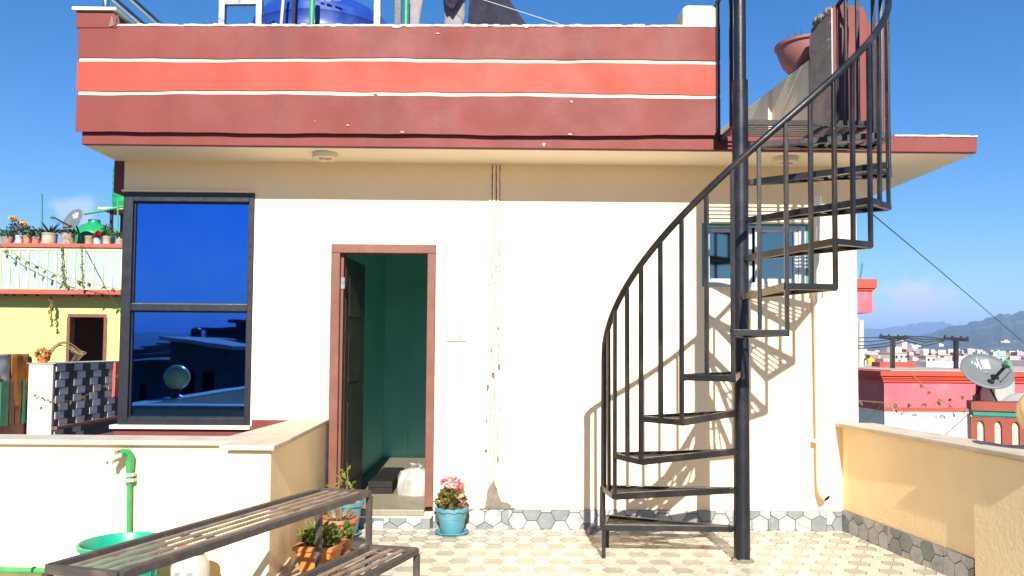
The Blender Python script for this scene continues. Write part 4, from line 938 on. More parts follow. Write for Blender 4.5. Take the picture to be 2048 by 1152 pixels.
# ================================================================ LEFT NEIGHBOUR
YN = 17.0; kN = YN/FPX
def NX(px): return at(px, 530, YN).x
zt_, zb_ = at(120, 487, YN).z, at(120, 586, YN).z
nb = thing('house', 'lime yellow house with pale blue ribbed roof parapet at left', 'house', (-10, YN, -12))
d0 = at(137, 634, YN+0.45); d1 = at(211, 725, YN+0.45)
m = MB(); wall_holes(m, -17, -6.4, -12, zb_+0.05, YN+0.45, YN+0.7, [(d0.x, d1.x, d0.z-2.1, d0.z)]); m.build('wall', yellow_wall, nb)
MB().box((-17, YN+0.7, -12), (-6.4, YN+7, zb_+0.05)).build('inner_block', darkroom, nb) if False else None
MB().box((-17, YN+3.2, -12), (-6.4, YN+3.4, zb_)).build('rear_wall', brownpanel, nb)
MB().box((-17, YN+0.02, zb_-0.02), (-6.4, YN+7, zb_+0.08)).build('roof_slab', redband, nb)
MB().box((-17, YN+0.06, zb_+0.081), (-6.4, YN+0.16, zt_-0.081)).build('parapet_panel', bluepanel, nb)
MB().box((-17, YN+0.0, zt_-0.08), (-6.4, YN+0.30, zt_)).build('parapet_cap', redband, nb)
for a_, b_ in ((zt_-0.145, zt_-0.0805), (zb_+0.0805, zb_+0.10)): MB().box((-17, YN+0.045, a_), (-6.4, YN+0.0595, b_)).build('parapet_rail', yellow_rib, nb)
for i in range(-2, 16):
    x = NX(16.8+18.62*i); MB().box((x-0.021, YN+0.03, zb_+0.1005), (x+0.021, YN+0.0592, zt_-0.1455)).build('rib', yellow_rib, nb)
fr2 = MB().box((d0.x, YN+0.42, d0.z-0.001), (d1.x, YN+0.6, d0.z+0.07)).build('door_frame', brownwood, nb)
for x in (d0.x-0.02, d1.x-0.05): MB().box((x, YN+0.42, d0.z-2.1), (x+0.07, YN+0.6, d0.z-0.0015)).build('jamb', brownwood, fr2)
for px in (12, 28, 50, 75, 145, 178, 205, 232):
    p = at(px, 590, YN+0.25); MB().lathe([(0.02, -0.03), (0.035, -0.02), (0.03, 0.012)], (p.x, p.y, zb_-0.034), 8).build('bulb_holder', black, nb)
def npot(px, w, h, m_, label, prof='pot', plant=None, ph=0.2, Y=YN+0.14):
    c = Vector((at(px, 480, Y).x, Y, zt_)); r = w*kN/2; h = h*kN
    t = thing('plant_pot', label, 'flower pot', c, 'pots lined up on the yellow house')
    pr = {'pot': [(r*0.65, 0), (r*0.9, h*0.8), (r, h*0.82), (r, h), (r*0.85, h), (r*0.8, h*0.85)], 'tub': [(r*0.93, 0), (r, h*0.8), (r*1.06, h*0.84), (r*1.0, h*0.88), (r*1.06, h*0.95), (r, h), (r*0.88, h), (r*0.85, h*0.9)],
          'bowl': [(r*0.6, 0), (r*0.85, h*0.5), (r, h), (r*0.9, h), (r*0.8, h*0.8)]}[prof]
    MB().lathe(pr, c, 24, 0.05).build('pot', m_, t, smooth=True)
    MB().lathe([(r*0.82, h*0.84), (0.005, h*0.9)], c, 14).build('soil', soil, t)
    if plant == 'bush': bush(t, c, h*0.9, 90, r*1.15, ph, leaf_g, 0.09, 0.05)
    if plant == 'dark': bush(t, c, h*0.9, 90, r*1.2, ph, leaf_d, 0.08, 0.045, stems=10)
    if plant == 'marigold':
        bush(t, c+Vector((-0.06, 0, 0)), h*0.9, 130, r*1.9, ph, leaf_d, 0.09, 0.035, stems=12)
        for (dx, dz) in ((-0.17, ph+0.06), (-0.08, ph+0.02), (0.06, ph-0.06), (0.14, ph-0.07)):
            g = MB(); fc = c+Vector((dx, -0.03, h*0.8+dz))
            for i in range(24): dd = Vector((random.gauss(0, 1.2), random.gauss(0, 0.6), random.gauss(0, 0.5))).normalized(); g.leaf(fc, dd, 0.075, 0.05)
            g.build('blossom', yellowfl, t)
    if plant == 'agave':
        for i in range(16):
            a = 2*PI*i/16+0.2; e = random.uniform(0.35, 1.1); L_ = random.uniform(0.26, 0.38); d = Vector((math.cos(a)*math.cos(e), math.sin(a)*math.cos(e), math.sin(e)))
            p = c+Vector((0, 0, h*0.9)); MB().tube([p, p+d*L_*0.5, p+d*L_+Vector((0, 0, -0.03))], [0.022, 0.018, 0.003], 5).build('leaf', leaf_d, t)
    if plant == 'red':
        bush(t, c, h*0.9, 50, r, ph*0.7, leaf_d, 0.07, 0.04)
        for i in range(7):
            g = MB(); fc = c+Vector((random.uniform(-0.15, 0.12), random.uniform(-0.08, 0.02), h+random.uniform(0.03, 0.13)))
            for j in range(18): dd = Vector((random.gauss(0, 1), random.gauss(0, 1), random.gauss(0, 1))).normalized(); g.leaf(fc, dd, 0.06, 0.05)
            g.build('blossom', redfl, t)
    return t
trunkpot = mat('trunk_pot', (0.16, 0.11, 0.075), 0.9, 0.5, 12, 0.8, 40, col2=(0.5, 0.42, 0.33)); greypot = mat('grey_clay_pot', (0.34, 0.28, 0.21), 0.85, 0.15, 8, 0.2)
dirtywhite = mat('dirty_white_tub', (0.42, 0.37, 0.29), 0.7, 0.12, 6, 0.2, stain=((0.20, 0.14, 0.09), 0.8, 7)); canblue = mat('blue_white_can', (0.15, 0.38, 0.50), 0.5, 0.2, 6, col2=(0.45, 0.47, 0.47)); tancan = mat('tan_can', (0.36, 0.25, 0.17), 0.7, 0.15, 7)
bluewhite = mat('blue_white_tub', (0.03, 0.20, 0.45), 0.5, 0.2, 7, col2=(0.45, 0.47, 0.48))
npot(16, 26, 14, greypot, 'wide grey clay bowl with low green plant on the yellow house', 'bowl', 'bush', 0.14)
npot(39, 15, 17, canblue, 'blue and white can on the parapet of yellow house', 'tub', 'marigold', 0.36)
npot(55, 16, 17, terracotta2, 'straight terracotta pot with purple-green plant, left of ribbed clay pot', 'tub', 'dark', 0.20)
npot(73, 18, 13, mat('salmon_pot', (0.42, 0.17, 0.10), 0.8), 'salmon ribbed clay pot with dark plant left of the agave', 'pot', 'dark', 0.22)
npot(99, 28, 22, dirtywhite, 'large stained white tub with spiky agave on the yellow house', 'tub', 'agave')
npot(136, 25, 22, trunkpot, 'rough brown trunk-like pot under the left satellite dish', 'tub', 'dark', 0.08)
npot(179, 17, 17, tancan, 'tan can with dry stain right of the left dish stand', 'tub', None)
npot(196, 17, 13, bluewhite, 'blue and white tub of red flowers on the yellow house', 'tub', 'red', 0.2)
npot(214, 16, 17, dirtywhite, 'white can with dry bushy plant right of the red flowers', 'tub', 'dark', 0.26)
npot(240, 15, 16, dirtywhite, 'white can next to the dark window frame edge', 'tub', 'bush', 0.10)
dc = at(145, 440, YN+0.25); dish(dc, (-0.42, -0.80, 0.36), 0.30, Vector((at(155, 487, YN+0.2).x, YN+0.24, zt_)), 'grey satellite dish among pots on the yellow house', (-1.05, -0.75, 0.10))
def tank(c, r, h, m_, label, stand=0):
    t = thing('water_tank', label, 'water tank', c, 'green water tanks'); c = Vector(c); prof = [(r*0.94, 0)]
    for i in range(6): z = h*(0.08+0.13*i); prof += [(r*0.97, z), (r, z+h*0.03), (r, z+h*0.08), (r*0.97, z+h*0.11)]
    prof += [(r*0.9, h*0.88), (r*0.6, h*0.96), (r*0.3, h), (r*0.28, h*1.05), (0.02, h*1.06)]
    MB().lathe(prof, c, 36).build('tank', m_, t, smooth=True)
    if stand:
        for dx in (-0.8, 0.8):
            for dy in (-0.6, 0.6): MB().bar(c+Vector((dx*r, dy*r, -stand)), c+Vector((dx*r, dy*r, -0.06)), 0.06, 0.06).build('stand_leg', black, t)
        MB().box((c.x-r*1.4, c.y-r, c.z-0.06), (c.x+r, c.y+r, c.z-0.001)).build('platform', greywall, t)
    return t
tank((at(188, 470, YN+1.4).x, YN+1.4, zt_-0.95), 0.46, 1.62, green_tank, 'ribbed green water tank behind pots on the yellow house')
tank((at(262, 420, YN+1.8).x, YN+1.8, at(240, 420, YN+1.8).z), 0.42, 1.2, green_tank, 'green tank on a high stand peeking out beside the window', stand=2.0)
tag(MB().tube([at(84, 450+60, YN+2.0), at(84, 388, YN+2.0)], 0.022, 8).build('iron_rod', mat('teal_rod', (0.03, 0.20, 0.20), 0.5), None), 'thin upright teal rod behind pots on the yellow house', 'rod')
tag(MB().tube([at(168, 428, YN+1.1), at(212, 420, YN+1.2), at(250, 412, YN+1.3)], 0.03, 8).build('water_pipe', green_pipe), 'green pipe linking the two green tanks', 'pipe')
tag(MB().tube([at(236, 400, YN+0.9), at(235, 487, YN+0.9)], 0.02, 8).build('water_pipe', green_pipe), 'thin green pipe below the high green tank', 'pipe')
def garland(pts, label, nleaf, lsize, m_, r=0.008, drop=True, wire=None):
    pts = [Vector(p) for p in pts]; t = thing('garland', label, 'garland', pts[0], 'strings with dried leaves')
    MB().tube(pts, r, 6).build('string', wire or stem_m, t); g = MB()
    for i in range(nleaf):
        f = (i+0.5)/nleaf*(len(pts)-1); k = int(f); p = pts[k].lerp(pts[k+1], f-k)
        for j in range(3): g.leaf(p, (random.uniform(-0.5, 0.5), random.uniform(-0.5, 0.5), random.uniform(-1, -0.3)), lsize*random.uniform(0.6, 1.2), lsize*0.45)
    g.build('dry_leaf', m_, t, kind='stuff'); return t
G = lambda l, Y: [at(x, y, Y) for x, y in l]
garland(G([(-10, 480), (28, 508), (70, 530), (110, 548), (160, 562), (215, 574), (250, 580)], YN-0.25), 'leaf garland strung across the pale blue parapet', 13, 0.13, leaf_b)
garland(G([(124, 490), (126, 530), (127, 560), (138, 575)], YN-0.02), 'dry creeper hanging over the pale blue parapet below the trunk pot', 26, 0.09, leaf_y, 0.006)
garland(G([(163, 488), (164, 530), (165, 575)], YN-0.01), 'thin creeper hanging down the parapet right of dish', 16, 0.07, leaf_y, 0.006)
garland(G([(103, 590), (102, 615), (103, 650)], YN+0.2), 'dried garland hanging from the red slab over yellow wall', 12, 0.11, leaf_b)
tag(MB().tube(G([(167, 492), (205, 565), (245, 632)], YN-0.1), 0.007, 6).build('wire', wire_m), 'dark wire slanting down across the pale blue parapet', 'wire')

# nearer terrace of the left neighbour: brick checker wall, brown wall with green panels
XW = -5.80
cw = thing('checker_wall', 'low wall of dark and whitish bricks in a checker pattern', 'wall', (XW, 10.9, -2))
ztop = at(110, 728, 10.0).z
MB().box((XW-0.33, 10.0, -3), (XW-0.020, 11.9, ztop)).build('wall', pinkcream, cw, bevel=0.01)
MB().box((XW-0.345, 9.985, ztop+0.0005), (XW+0.02, 11.9, ztop+0.012)).build('cap', greywall, cw)
MB().box((XW-0.0198, 10.012, ztop-10*0.1025), (XW-0.004, 11.88, ztop-0.001)).build('mortar', mat('dark_mortar', (0.05, 0.045, 0.045), 0.9), cw)
for r_ in range(10):
    z1_ = ztop-0.003-r_*0.1025; rec = 0.0 if r_ < 8 else -0.0022
    for j in range(-1, 10):
        y0_ = 10.02+j*0.205+(0.1025 if r_ % 2 else 0.02); y1_ = y0_+0.195; y0_ = max(y0_, 10.015); y1_ = min(y1_, 11.87)
        if y1_-y0_ < 0.03: continue
        lt = (j % 2 == 0)
        if r_ >= 8 and lt and j > 3: lt = False
        e = (0.012 if lt else 0.006)+random.uniform(-0.002, 0.002)
        MB().box((XW-0.0035, y0_, z1_-0.094), (XW-0.003+e, y1_, z1_)).build('brick', brick_l if lt else brick_d, cw)
MB().box((XW-0.002, 11.46, ztop-0.52), (XW+0.05, 11.90, ztop-0.002)).build('red_pier', redband, cw)
MB().box((XW-0.001, 10.0, ztop-0.84), (XW+0.06, 11.9, ztop-0.80)).build('ledge', brownpanel, cw)
bwall = thing('panel_wall', 'brown wall with green panels at the left picture edge', 'wall', (-6.3, 9.4, -2))
MB().box((-6.55, 8.4, -3), (-6.16, 10.2, 1.02)).build('wall', brownpanel, bwall)
for (ya, yb) in ((9.50, 9.70), (9.96, 10.06)):
    pass
for (pa_, pb_, m_) in ((-40, -22, greenpanel), (0, 17, greenpanel), (18, 29, brownpanel), (30, 41, brownpanel), (43, 57, greenpanel)):
    a = atx(pa_, 800, -6.159); b = atx(pb_, 800, -6.159)
    MB().box((-6.1595, a.y, 0.44), (-6.149, b.y-0.01, 0.985)).build('panel', m_, bwall)
rail = thing('towel_rail', 'green-grey pipe rail above the brown and green wall', 'rail', (-6.2, 9.6, 1.02))
MB().tube([(-6.2, 8.4, 1.30), (-6.2, 10.02, 1.30), (-6.2, 10.14, 1.27), (-6.2, 10.16, 1.18)], 0.022, 10).build('rail', mat('rail_green', (0.10, 0.17, 0.12), 0.5), rail, smooth=True)
for y in (8.8, 9.93): MB().tube([(-6.2, y, 1.0), (-6.2, y, 1.29)], 0.018, 8).build('post', MATS['rail_green'], rail)
def towel(y0_, y1_, z0_, m_, label, seed, x=-6.168):
    sheet('towel', [(x, y0_, z0_), (x, y1_, z0_+0.06), (x, y1_, 1.325), (x, y0_, 1.325)], m_, label, 'towel', 14, 12, 0.016, 0.008, seed, 'towels drying on the rail')
towel(9.25, 9.74, 0.93, cloth_w, 'grey towel drying on the rail at left picture edge', 1.0)
towel(9.70, 10.03, 0.62, cloth_o, 'ochre towel drying on the rail next to grey towel', 4.0, -6.150)
tw = thing('planter', 'orange pot of dry flowers with arching bare twigs on checker wall', 'planter', (-5.95, 10.12, ztop)); c = Vector((at(86, 712, 10.12).x, 10.12, ztop+0.012))
MB().lathe([(0.05, 0), (0.075, 0.08), (0.08, 0.10), (0.07, 0.10)], c, 20).build('pot', terracotta, tw, smooth=True)
g = MB()
for i in range(80): dd = Vector((random.gauss(0, 1), random.gauss(0, 1), random.gauss(0, 0.7)+0.3)).normalized(); g.leaf(c+Vector((0, 0, 0.10))+dd*0.05, dd, 0.06, 0.04)
g.build('dry_flowers', mat('orange_dry', (0.50, 0.20, 0.05), 0.8, 0.3, 20), tw, kind='stuff')
for i in range(7):
    e = 158+random.uniform(-12, 10); hh = 680+random.uniform(0, 12)
    tw_p = curve([at(96+random.uniform(-3, 3), 722, 10.15), at(104+i, 698+random.uniform(-4, 4), 10.2), at(128+random.uniform(-5, 5), hh, 10.25), at(e-4, hh+18, 10.3), at(e+4, 705, 10.3), at(e-6-i*2, 724, 10.3)])
    MB().tube(tw_p, [0.008-0.005*q/(len(tw_p)-1) for q in range(len(tw_p))], 6).build('twig', stem_m, tw)
garland(G([(65, 787), (90, 796), (112, 801)], 9.95), 'short leaf string on the pinkish wall end', 4, 0.05, leaf_b, 0.004)
garland([atx(72, 818, XW+0.03)+Vector((0, -0.05, 0)), atx(112, 805, XW+0.04), atx(150, 800, XW+0.04), atx(185, 785, XW+0.06), atx(215, 768, XW+0.06), atx(242, 745, XW+0.06)], 'leaf string drooping across the checker bricks', 7, 0.07, leaf_b, 0.004)

# ================================================================ RIGHT NEIGHBOURS
YK = 14.0; XK = 6.80
pk = thing('house', 'pink house with red cornice and white lower wall at right', 'house', (9, YK, -12))
zk = [at(1850, y, YK).z for y in (743, 752, 758, 765, 816, 823)]
MB().box((XK+0.06, YK+0.06, -12), (13, 20, zk[5]-0.001)).build('wall', whitewall, pk)
MB().box((XK+0.04, YK+0.04, zk[5]), (13, 20, zk[4])).build('red_string_course', redpaint, pk)
MB().box((XK+0.05, YK+0.05, zk[4]+0.0005), (13, 20, zk[3])).build('pink_band', pinkpaint, pk)
for (a_, b_, e) in ((zk[1], zk[0], -0.06), (zk[2]+0.012, zk[1]-0.0005, -0.025), (zk[2]-0.015, zk[2]+0.006, -0.005), (zk[3]+0.0005, zk[2]-0.022, 0.02)):
    MB().box((XK+e, YK+e, a_), (13, 20, b_)).build('cornice', redpaint, pk)
MB().box((XK+0.3, YK+0.3, zk[0]+0.0005), (12.8, 19.8, zk[0]+0.012)).build('roof_deck', greywall, pk)
for (x0_, y0_, x1_, y1_, h, m_) in ((7.2, 18.2, 8.0, 18.8, 0.35, greywall), (8.3, 17.2, 9.1, 17.6, 0.12, redpaint), (9.5, 17.5, 10.8, 18.3, 0.14, whitewall)):
    MB().box((x0_, y0_, zk[0]+0.0125), (x1_, y1_, zk[0]+h)).build('roof_block', m_, pk)
tw2 = thing('stair_tower', 'pink stair tower with red cornice behind the house corner', 'tower', (7.5, 17.5, -12))
ta = at(1754, 558, 17.2); tb = at(1750, 576, 17.2); tcn = at(1750, 625, 17.2); tdn = at(1729, 642, 17.2)
MB().box((6.2, 17.2, tb.z), (ta.x, 19.2, ta.z)).build('cornice', redpaint, tw2)
MB().box((6.24, 17.24, tb.z-0.05), (ta.x-0.03, 19.16, tb.z-0.0005)).build('cornice', redpaint, tw2)
MB().box((6.3, 17.28, tcn.z), (tb.x-0.02, 19.1, tb.z-0.051)).build('pink_box', pinkpaint, tw2)
MB().box((6.4, 17.45, -12), (tdn.x-0.03, 19.0, tcn.z-0.001)).build('shaft', whitewall, tw2)
MB().tube([at(1722, 640, 17.3), at(1722, 738, 17.3)], 0.06, 12).build('vent_pipe', white_pl, tw2, smooth=True)
tag(MB().tube([at(1720, 560, 17.8), at(1725, 527, 17.8)], 0.02, 8).build('iron_rod', MATS['teal_rod']), 'short green rod on top of the pink stair tower', 'rod')
def tpost(px, yt, xa, xb, label):
    t = thing('clothesline_post', label, 'post', (at(px, 742, 16).x, 16, zk[0]), 'black T-shaped posts on the pink roof')
    p = at(px, yt, 16); MB().bar((p.x-0.01, 16, zk[0]), (p.x, 16, p.z), 0.075, 0.075).build('post', black, t)
    a = at(xa, yt-1, 16); b = at(xb, yt+2, 16); MB().bar(a, b, 0.06, 0.07).build('cross_arm', black, t)
    for f in (0.05, 0.35, 0.7, 0.97): q = a.lerp(b, f); MB().bar(q, q+Vector((0, 0, 0.07)), 0.03, 0.03).build('hook', black, t)
tpost(1785, 675, 1759, 1812, 'black T-shaped clothesline post nearer the white house corner')
tpost(1912, 678, 1888, 1936, 'black T-shaped clothesline post nearer the satellite dish')
for i, (ya, yb, sag, lab) in enumerate(((676, 672, 2, 'topmost'), (684, 674, 6, 'second from top of the'), (692, 676, 10, 'third from top of the'), (696, 682, 12, 'lowest'))):
    pts = [at(1700, ya, 16)]+[at(1700+(1812-1700)*f, ya+(yb-ya)*f+sag*math.sin(PI*f)*0.5, 16) for f in (0.3, 0.6, 0.85)]+[at(1812, yb, 16), at(1850, yb+sag*0.8, 16), at(1888, 678+i*1.5, 16)]
    tag(MB().tube(pts, 0.012, 6).build('wire', wire_m), lab+' black wire strung between the T-shaped posts', 'wire', 'wires between the T-shaped posts')
garland(G([(1820, 742), (1850, 775), (1890, 805), (1925, 822)], 12.6), 'thin string with leaves falling across the pink band', 6, 0.10, leaf_b, 0.006)
garland(G([(1700, 800), (1780, 806), (1850, 806), (1910, 795), (1960, 783)], 12.4), 'leaf string along the lower edge of the pink band', 9, 0.11, leaf_b, 0.006)
garland(G([(1775, 806), (1800, 822), (1850, 831), (1890, 829), (1940, 817)], 12.2), 'pale leaf string sagging across the white wall', 9, 0.10, cloth_g, 0.005)
tag(MB().tube(G([(1716, 850), (1745, 828), (1766, 808)], 12.5), 0.006, 6).build('wire', wire_m), 'thin wire slanting across the shaded end of pink house', 'wire')
tag(MB().tube(G([(1888, 872), (1942, 824)], 11.0), 0.007, 6).build('wire', wire_m), 'thin wire slanting over the white wall beside arched wall', 'wire')
gb = thing('roof_room', 'grey concrete rooftop room behind the right satellite dish', 'building', (9.4, 13, -12))
a = at(1990, 758, 13.5); b = at(2031, 800, 13.5); MB().box((a.x, 13.5, -12), (b.x, 13.93, a.z)).build('block', greywall, gb, bevel=0.02)
# arched wall with teal trim
za_ = at(1941, 803, 9.0).z; e0 = at(1941, 803, 9.0); dd = Vector((1, -0.42, 0)).normalized(); nn_ = Vector((dd.y, -dd.x, 0)); nn_ = nn_ if nn_.y < 0 else -nn_
aw = thing('arched_wall', 'brick-red wall with teal trim and cream arched niches at right', 'wall', e0)
def W(s, o, z): q = e0+dd*s+nn_*o; q.z = z; return q
def wbox(s0, s1, o0, o1, z0_, z1_): return MB().prism([W(s0, o0, z0_), W(s1, o0, z0_), W(s1, o1, z0_), W(s0, o1, z0_)], (0, 0, z1_-z0_))
Lw = 1.9
wbox(0, Lw, -0.30, 0.04, za_-0.10, za_).build('top_course', brickred, aw); wbox(0.02, Lw, -0.28, 0.02, za_-0.13, za_-0.1005).build('teal_trim', tealtrim, aw)
wbox(0.02, Lw, -0.28, 0.035, za_-0.155, za_-0.1305).build('teal_trim', tealtrim, aw); wbox(0.0, Lw, -0.28, 0.01, za_-0.175, za_-0.1555).build('cream_line', pinkcream, aw)
wbox(0, Lw, -0.28, -0.026, za_-3, za_-0.1755).build('niche_back', beige, aw); wbox(0, Lw, -0.0255, 0.0, za_-0.215, za_-0.1755).build('lintel', brickred, aw)
pitch = (at(1981, 850, 9).x-at(1952, 850, 9).x)*1.02; s = 0.0; wn_ = pitch*0.42; s1_ = 0.065
k = 0
while s1_ < Lw-0.2:
    wbox(s, s1_, -0.0255, 0.0, za_-3, za_-0.2155).build('mullion', brickred, aw)
    for sg in (0, 1):      # arch shoulders
        b0_ = s1_ if sg == 0 else s1_+wn_; d_ = 1 if sg == 0 else -1; zc = za_-0.216; R_ = wn_/2
        pts = [W(b0_, 0, zc), ]+[W(b0_+d_*(R_-R_*math.cos(q)), 0, zc-0.07+0.07*math.sin(q)) for q in [PI/2*j/5 for j in range(5, -1, -1)]]
        MB().prism(pts, nn_*-0.0254).build('arch_shoulder', brickred, aw)
    s = s1_+wn_; s1_ += pitch; k += 1
wbox(s, Lw, -0.0255, 0.0, za_-3, za_-0.2155).build('mullion', brickred, aw)
dc = at(1974, 742, 9.05); dish(dc, (-0.06, -0.72, 0.66), 0.285, Vector((at(1968, 800, 9.05).x, 9.08, za_)), 'grey satellite dish with printed white mark on arched wall', (0.28, -0.85, 0.28))
MB().lathe([(0.10, 0), (0.12, 0.03), (0.05, 0.05)], (at(1966, 800, 9.0).x, 9.02, za_), 10, 0.3)
tb_ = thing('tarpaulin_bundle', 'white and blue folded tarpaulin lying beyond the arched wall', 'tarpaulin', (at(2045, 800, 10).x, 10, za_-0.1))
c = at(2052, 803, 10.2); MB().lathe([(0.26, -0.1), (0.27, 0.0), (0.22, 0.06), (0.12, 0.10), (0.02, 0.11)], c, 18, 0.5).build('white_fold', white_pl, tb_, smooth=True)
c = at(2058, 810, 9.9); MB().lathe([(0.22, -0.12), (0.24, -0.02), (0.18, 0.04), (0.05, 0.05)], c, 16, 0.5).build('blue_fold', mat('blue_tarp', (0.03, 0.18, 0.36), 0.5), tb_, smooth=True)

# ================================================================ TOWN, HILLS, GROUND
ZG = -12.0
gm = mat('valley_ground', (0.16, 0.15, 0.11), 0.95, 0.25, 0.004, stain=((0.08, 0.11, 0.05), 0.7, 0.01))
S = 8800; g = MB(); ring = [(S*math.cos(2*PI*k/64), S*math.sin(2*PI*k/64), ZG) for k in range(64)]; g.add(ring, [tuple(range(64))])
ground = g.build('ground', gm); ground['kind'] = 'structure'
hillm = mat('forest_hill', (0.048, 0.070, 0.030), 0.95, 0.4, 0.03, col2=(0.014, 0.028, 0.012), stain=((0.26, 0.22, 0.15), 0.6, 0.009), flakes=((0.5, 0.46, 0.4), 0.74, 0.022), bump=1.0, bscale=0.05)
farhill = mat('far_hill', (0.06, 0.075, 0.05), 0.95, 0.3, 0.004, stain=((0.16, 0.14, 0.10), 0.4, 0.004))
def lin(tab, x):
    if x <= tab[0][0]: return tab[0][1]
    for (a, b), (c_, d) in zip(tab, tab[1:]):
        if x <= c_: return b+(d-b)*(x-a)/(c_-a)
    return tab[-1][1]
def hills(name, tab, r0, r1, r2, m_, seed, rough_, rows=26):
    phis = [0.36+0.34*i/260 for i in range(261)]; far = [0.70+(2*PI-0.34)*i/220 for i in range(1, 220)]
    g = MB(); cols = phis+far; vs = []; fs = []
    for ph in cols:
        base = 10+32*abs(fbm((math.cos(ph)*2.2+seed, math.sin(ph)*2.2, seed), 4))
        if 0.36 <= ph <= 0.70: base = 697-lin(tab, 1015+FPX*math.tan(ph))
        elif ph < 0.9: f = (ph-0.70)/0.2; base = (697-lin(tab, 1015+FPX*math.tan(0.70)))*(1-f)+base*f
        elif ph > 2*PI+0.16: f = (2*PI+0.36-ph)/0.2; base = (697-tab[0][1])*(1-f)+base*f
        H = base/FPX*r1+CZ-ZG
        for i in range(rows+1):
            f = i/rows
            if f < 0.7: t = f/0.7; r = r0+(r1-r0)*t; e = t*t*(3-2*t)*0.75+t*0.25
            else: t = (f-0.7)/0.3; r = r1+(r2-r1)*t; e = 1-t*0.8
            n_ = fbm((r*math.sin(ph)/420+seed, r*math.cos(ph)/420, 0), 5)*0.16+fbm((r*math.sin(ph)/60, r*math.cos(ph)/60, seed), 4)*rough_/max(H, 1)
            z = ZG-0.6+H*(e+n_*math.sin(PI*min(f/0.7, 1)*0.5)*(0.25 if abs(f-0.7) < 0.04 else 1.0)*(1 if f <= 0.7 else 0.4))
            z += rough_*0.55*abs(noise.noise(Vector((r*math.sin(ph)/11, r*math.cos(ph)/11, seed))))*min(1, f*3)
            vs.append((r*math.sin(ph), r*math.cos(ph), z))
    n = len(cols); R_ = rows+1
    for k in range(n):
        for i in range(rows): a, b = k*R_+i, ((k+1) % n)*R_+i; fs.append((a, b, b+1, a+1))
    o = g.add(vs, fs).build(name, m_, smooth=True); o['kind'] = 'structure'; return o
hills('hills', [(1600, 690), (1720, 688), (1790, 680), (1840, 671), (1880, 663), (1920, 654), (1960, 646), (1990, 640), (2010, 636), (2030, 640), (2048, 634), (2080, 632), (2200, 640), (2400, 655)], 1350, 2800, 3500, hillm, 3.3, 10)
hills('far_hills', [(1600, 650), (1720, 652), (1760, 660), (1800, 655), (1850, 647), (1890, 645), (1920, 651), (1960, 662), (2048, 672), (2200, 655), (2400, 640)], 4200, 6500, 8000, farhill, 9.1, 14)

palette = [mat('town_white', (0.62, 0.60, 0.56), 0.9, 0.06, 0.2), mat('town_cream', (0.58, 0.47, 0.34), 0.9, 0.06, 0.2), mat('town_grey', (0.36, 0.36, 0.36), 0.9, 0.1, 0.2), mat('town_brick', (0.34, 0.15, 0.09), 0.9, 0.1, 0.2),
           mat('town_blue', (0.36, 0.46, 0.56), 0.9, 0.06, 0.2), mat('town_pink', (0.60, 0.36, 0.30), 0.9, 0.06, 0.2), mat('town_green', (0.28, 0.45, 0.34), 0.9, 0.06, 0.2)]
pname = ['white', 'cream', 'grey', 'brick-red', 'pale blue', 'pinkish', 'pale green']
townwin = mat('town_window', (0.025, 0.03, 0.04), 0.3, 0.1); roofslab_m = mat('town_slab', (0.46, 0.44, 0.41), 0.9, 0.1, 0.3); tankblk = mat('town_tank', (0.03, 0.03, 0.035), 0.5)
rnd = random.Random(21)
def where(px, d, ci):
    sp_ = [(1745, 'beside the stair tower pipe'), (1780, 'just left of the nearer T-shaped post'), (1815, 'just right of the nearer T-shaped post'), (1850, 'midway between the two T-shaped posts'), (1885, 'just left of the farther T-shaped post'),
          (1930, 'just right of the farther T-shaped post'), (1975, 'above the left half of the dish'), (2015, 'above the right half of the dish'), (9999, 'near the right picture edge')]
    a = [t for x, t in sp_ if px < x][0]
    return '%s flat-roofed %s house %s' % (pname[ci], 'front-row' if d < 420 else 'mid-row' if d < 700 else 'distant' if d < 1050 else 'tiny far-off', a)
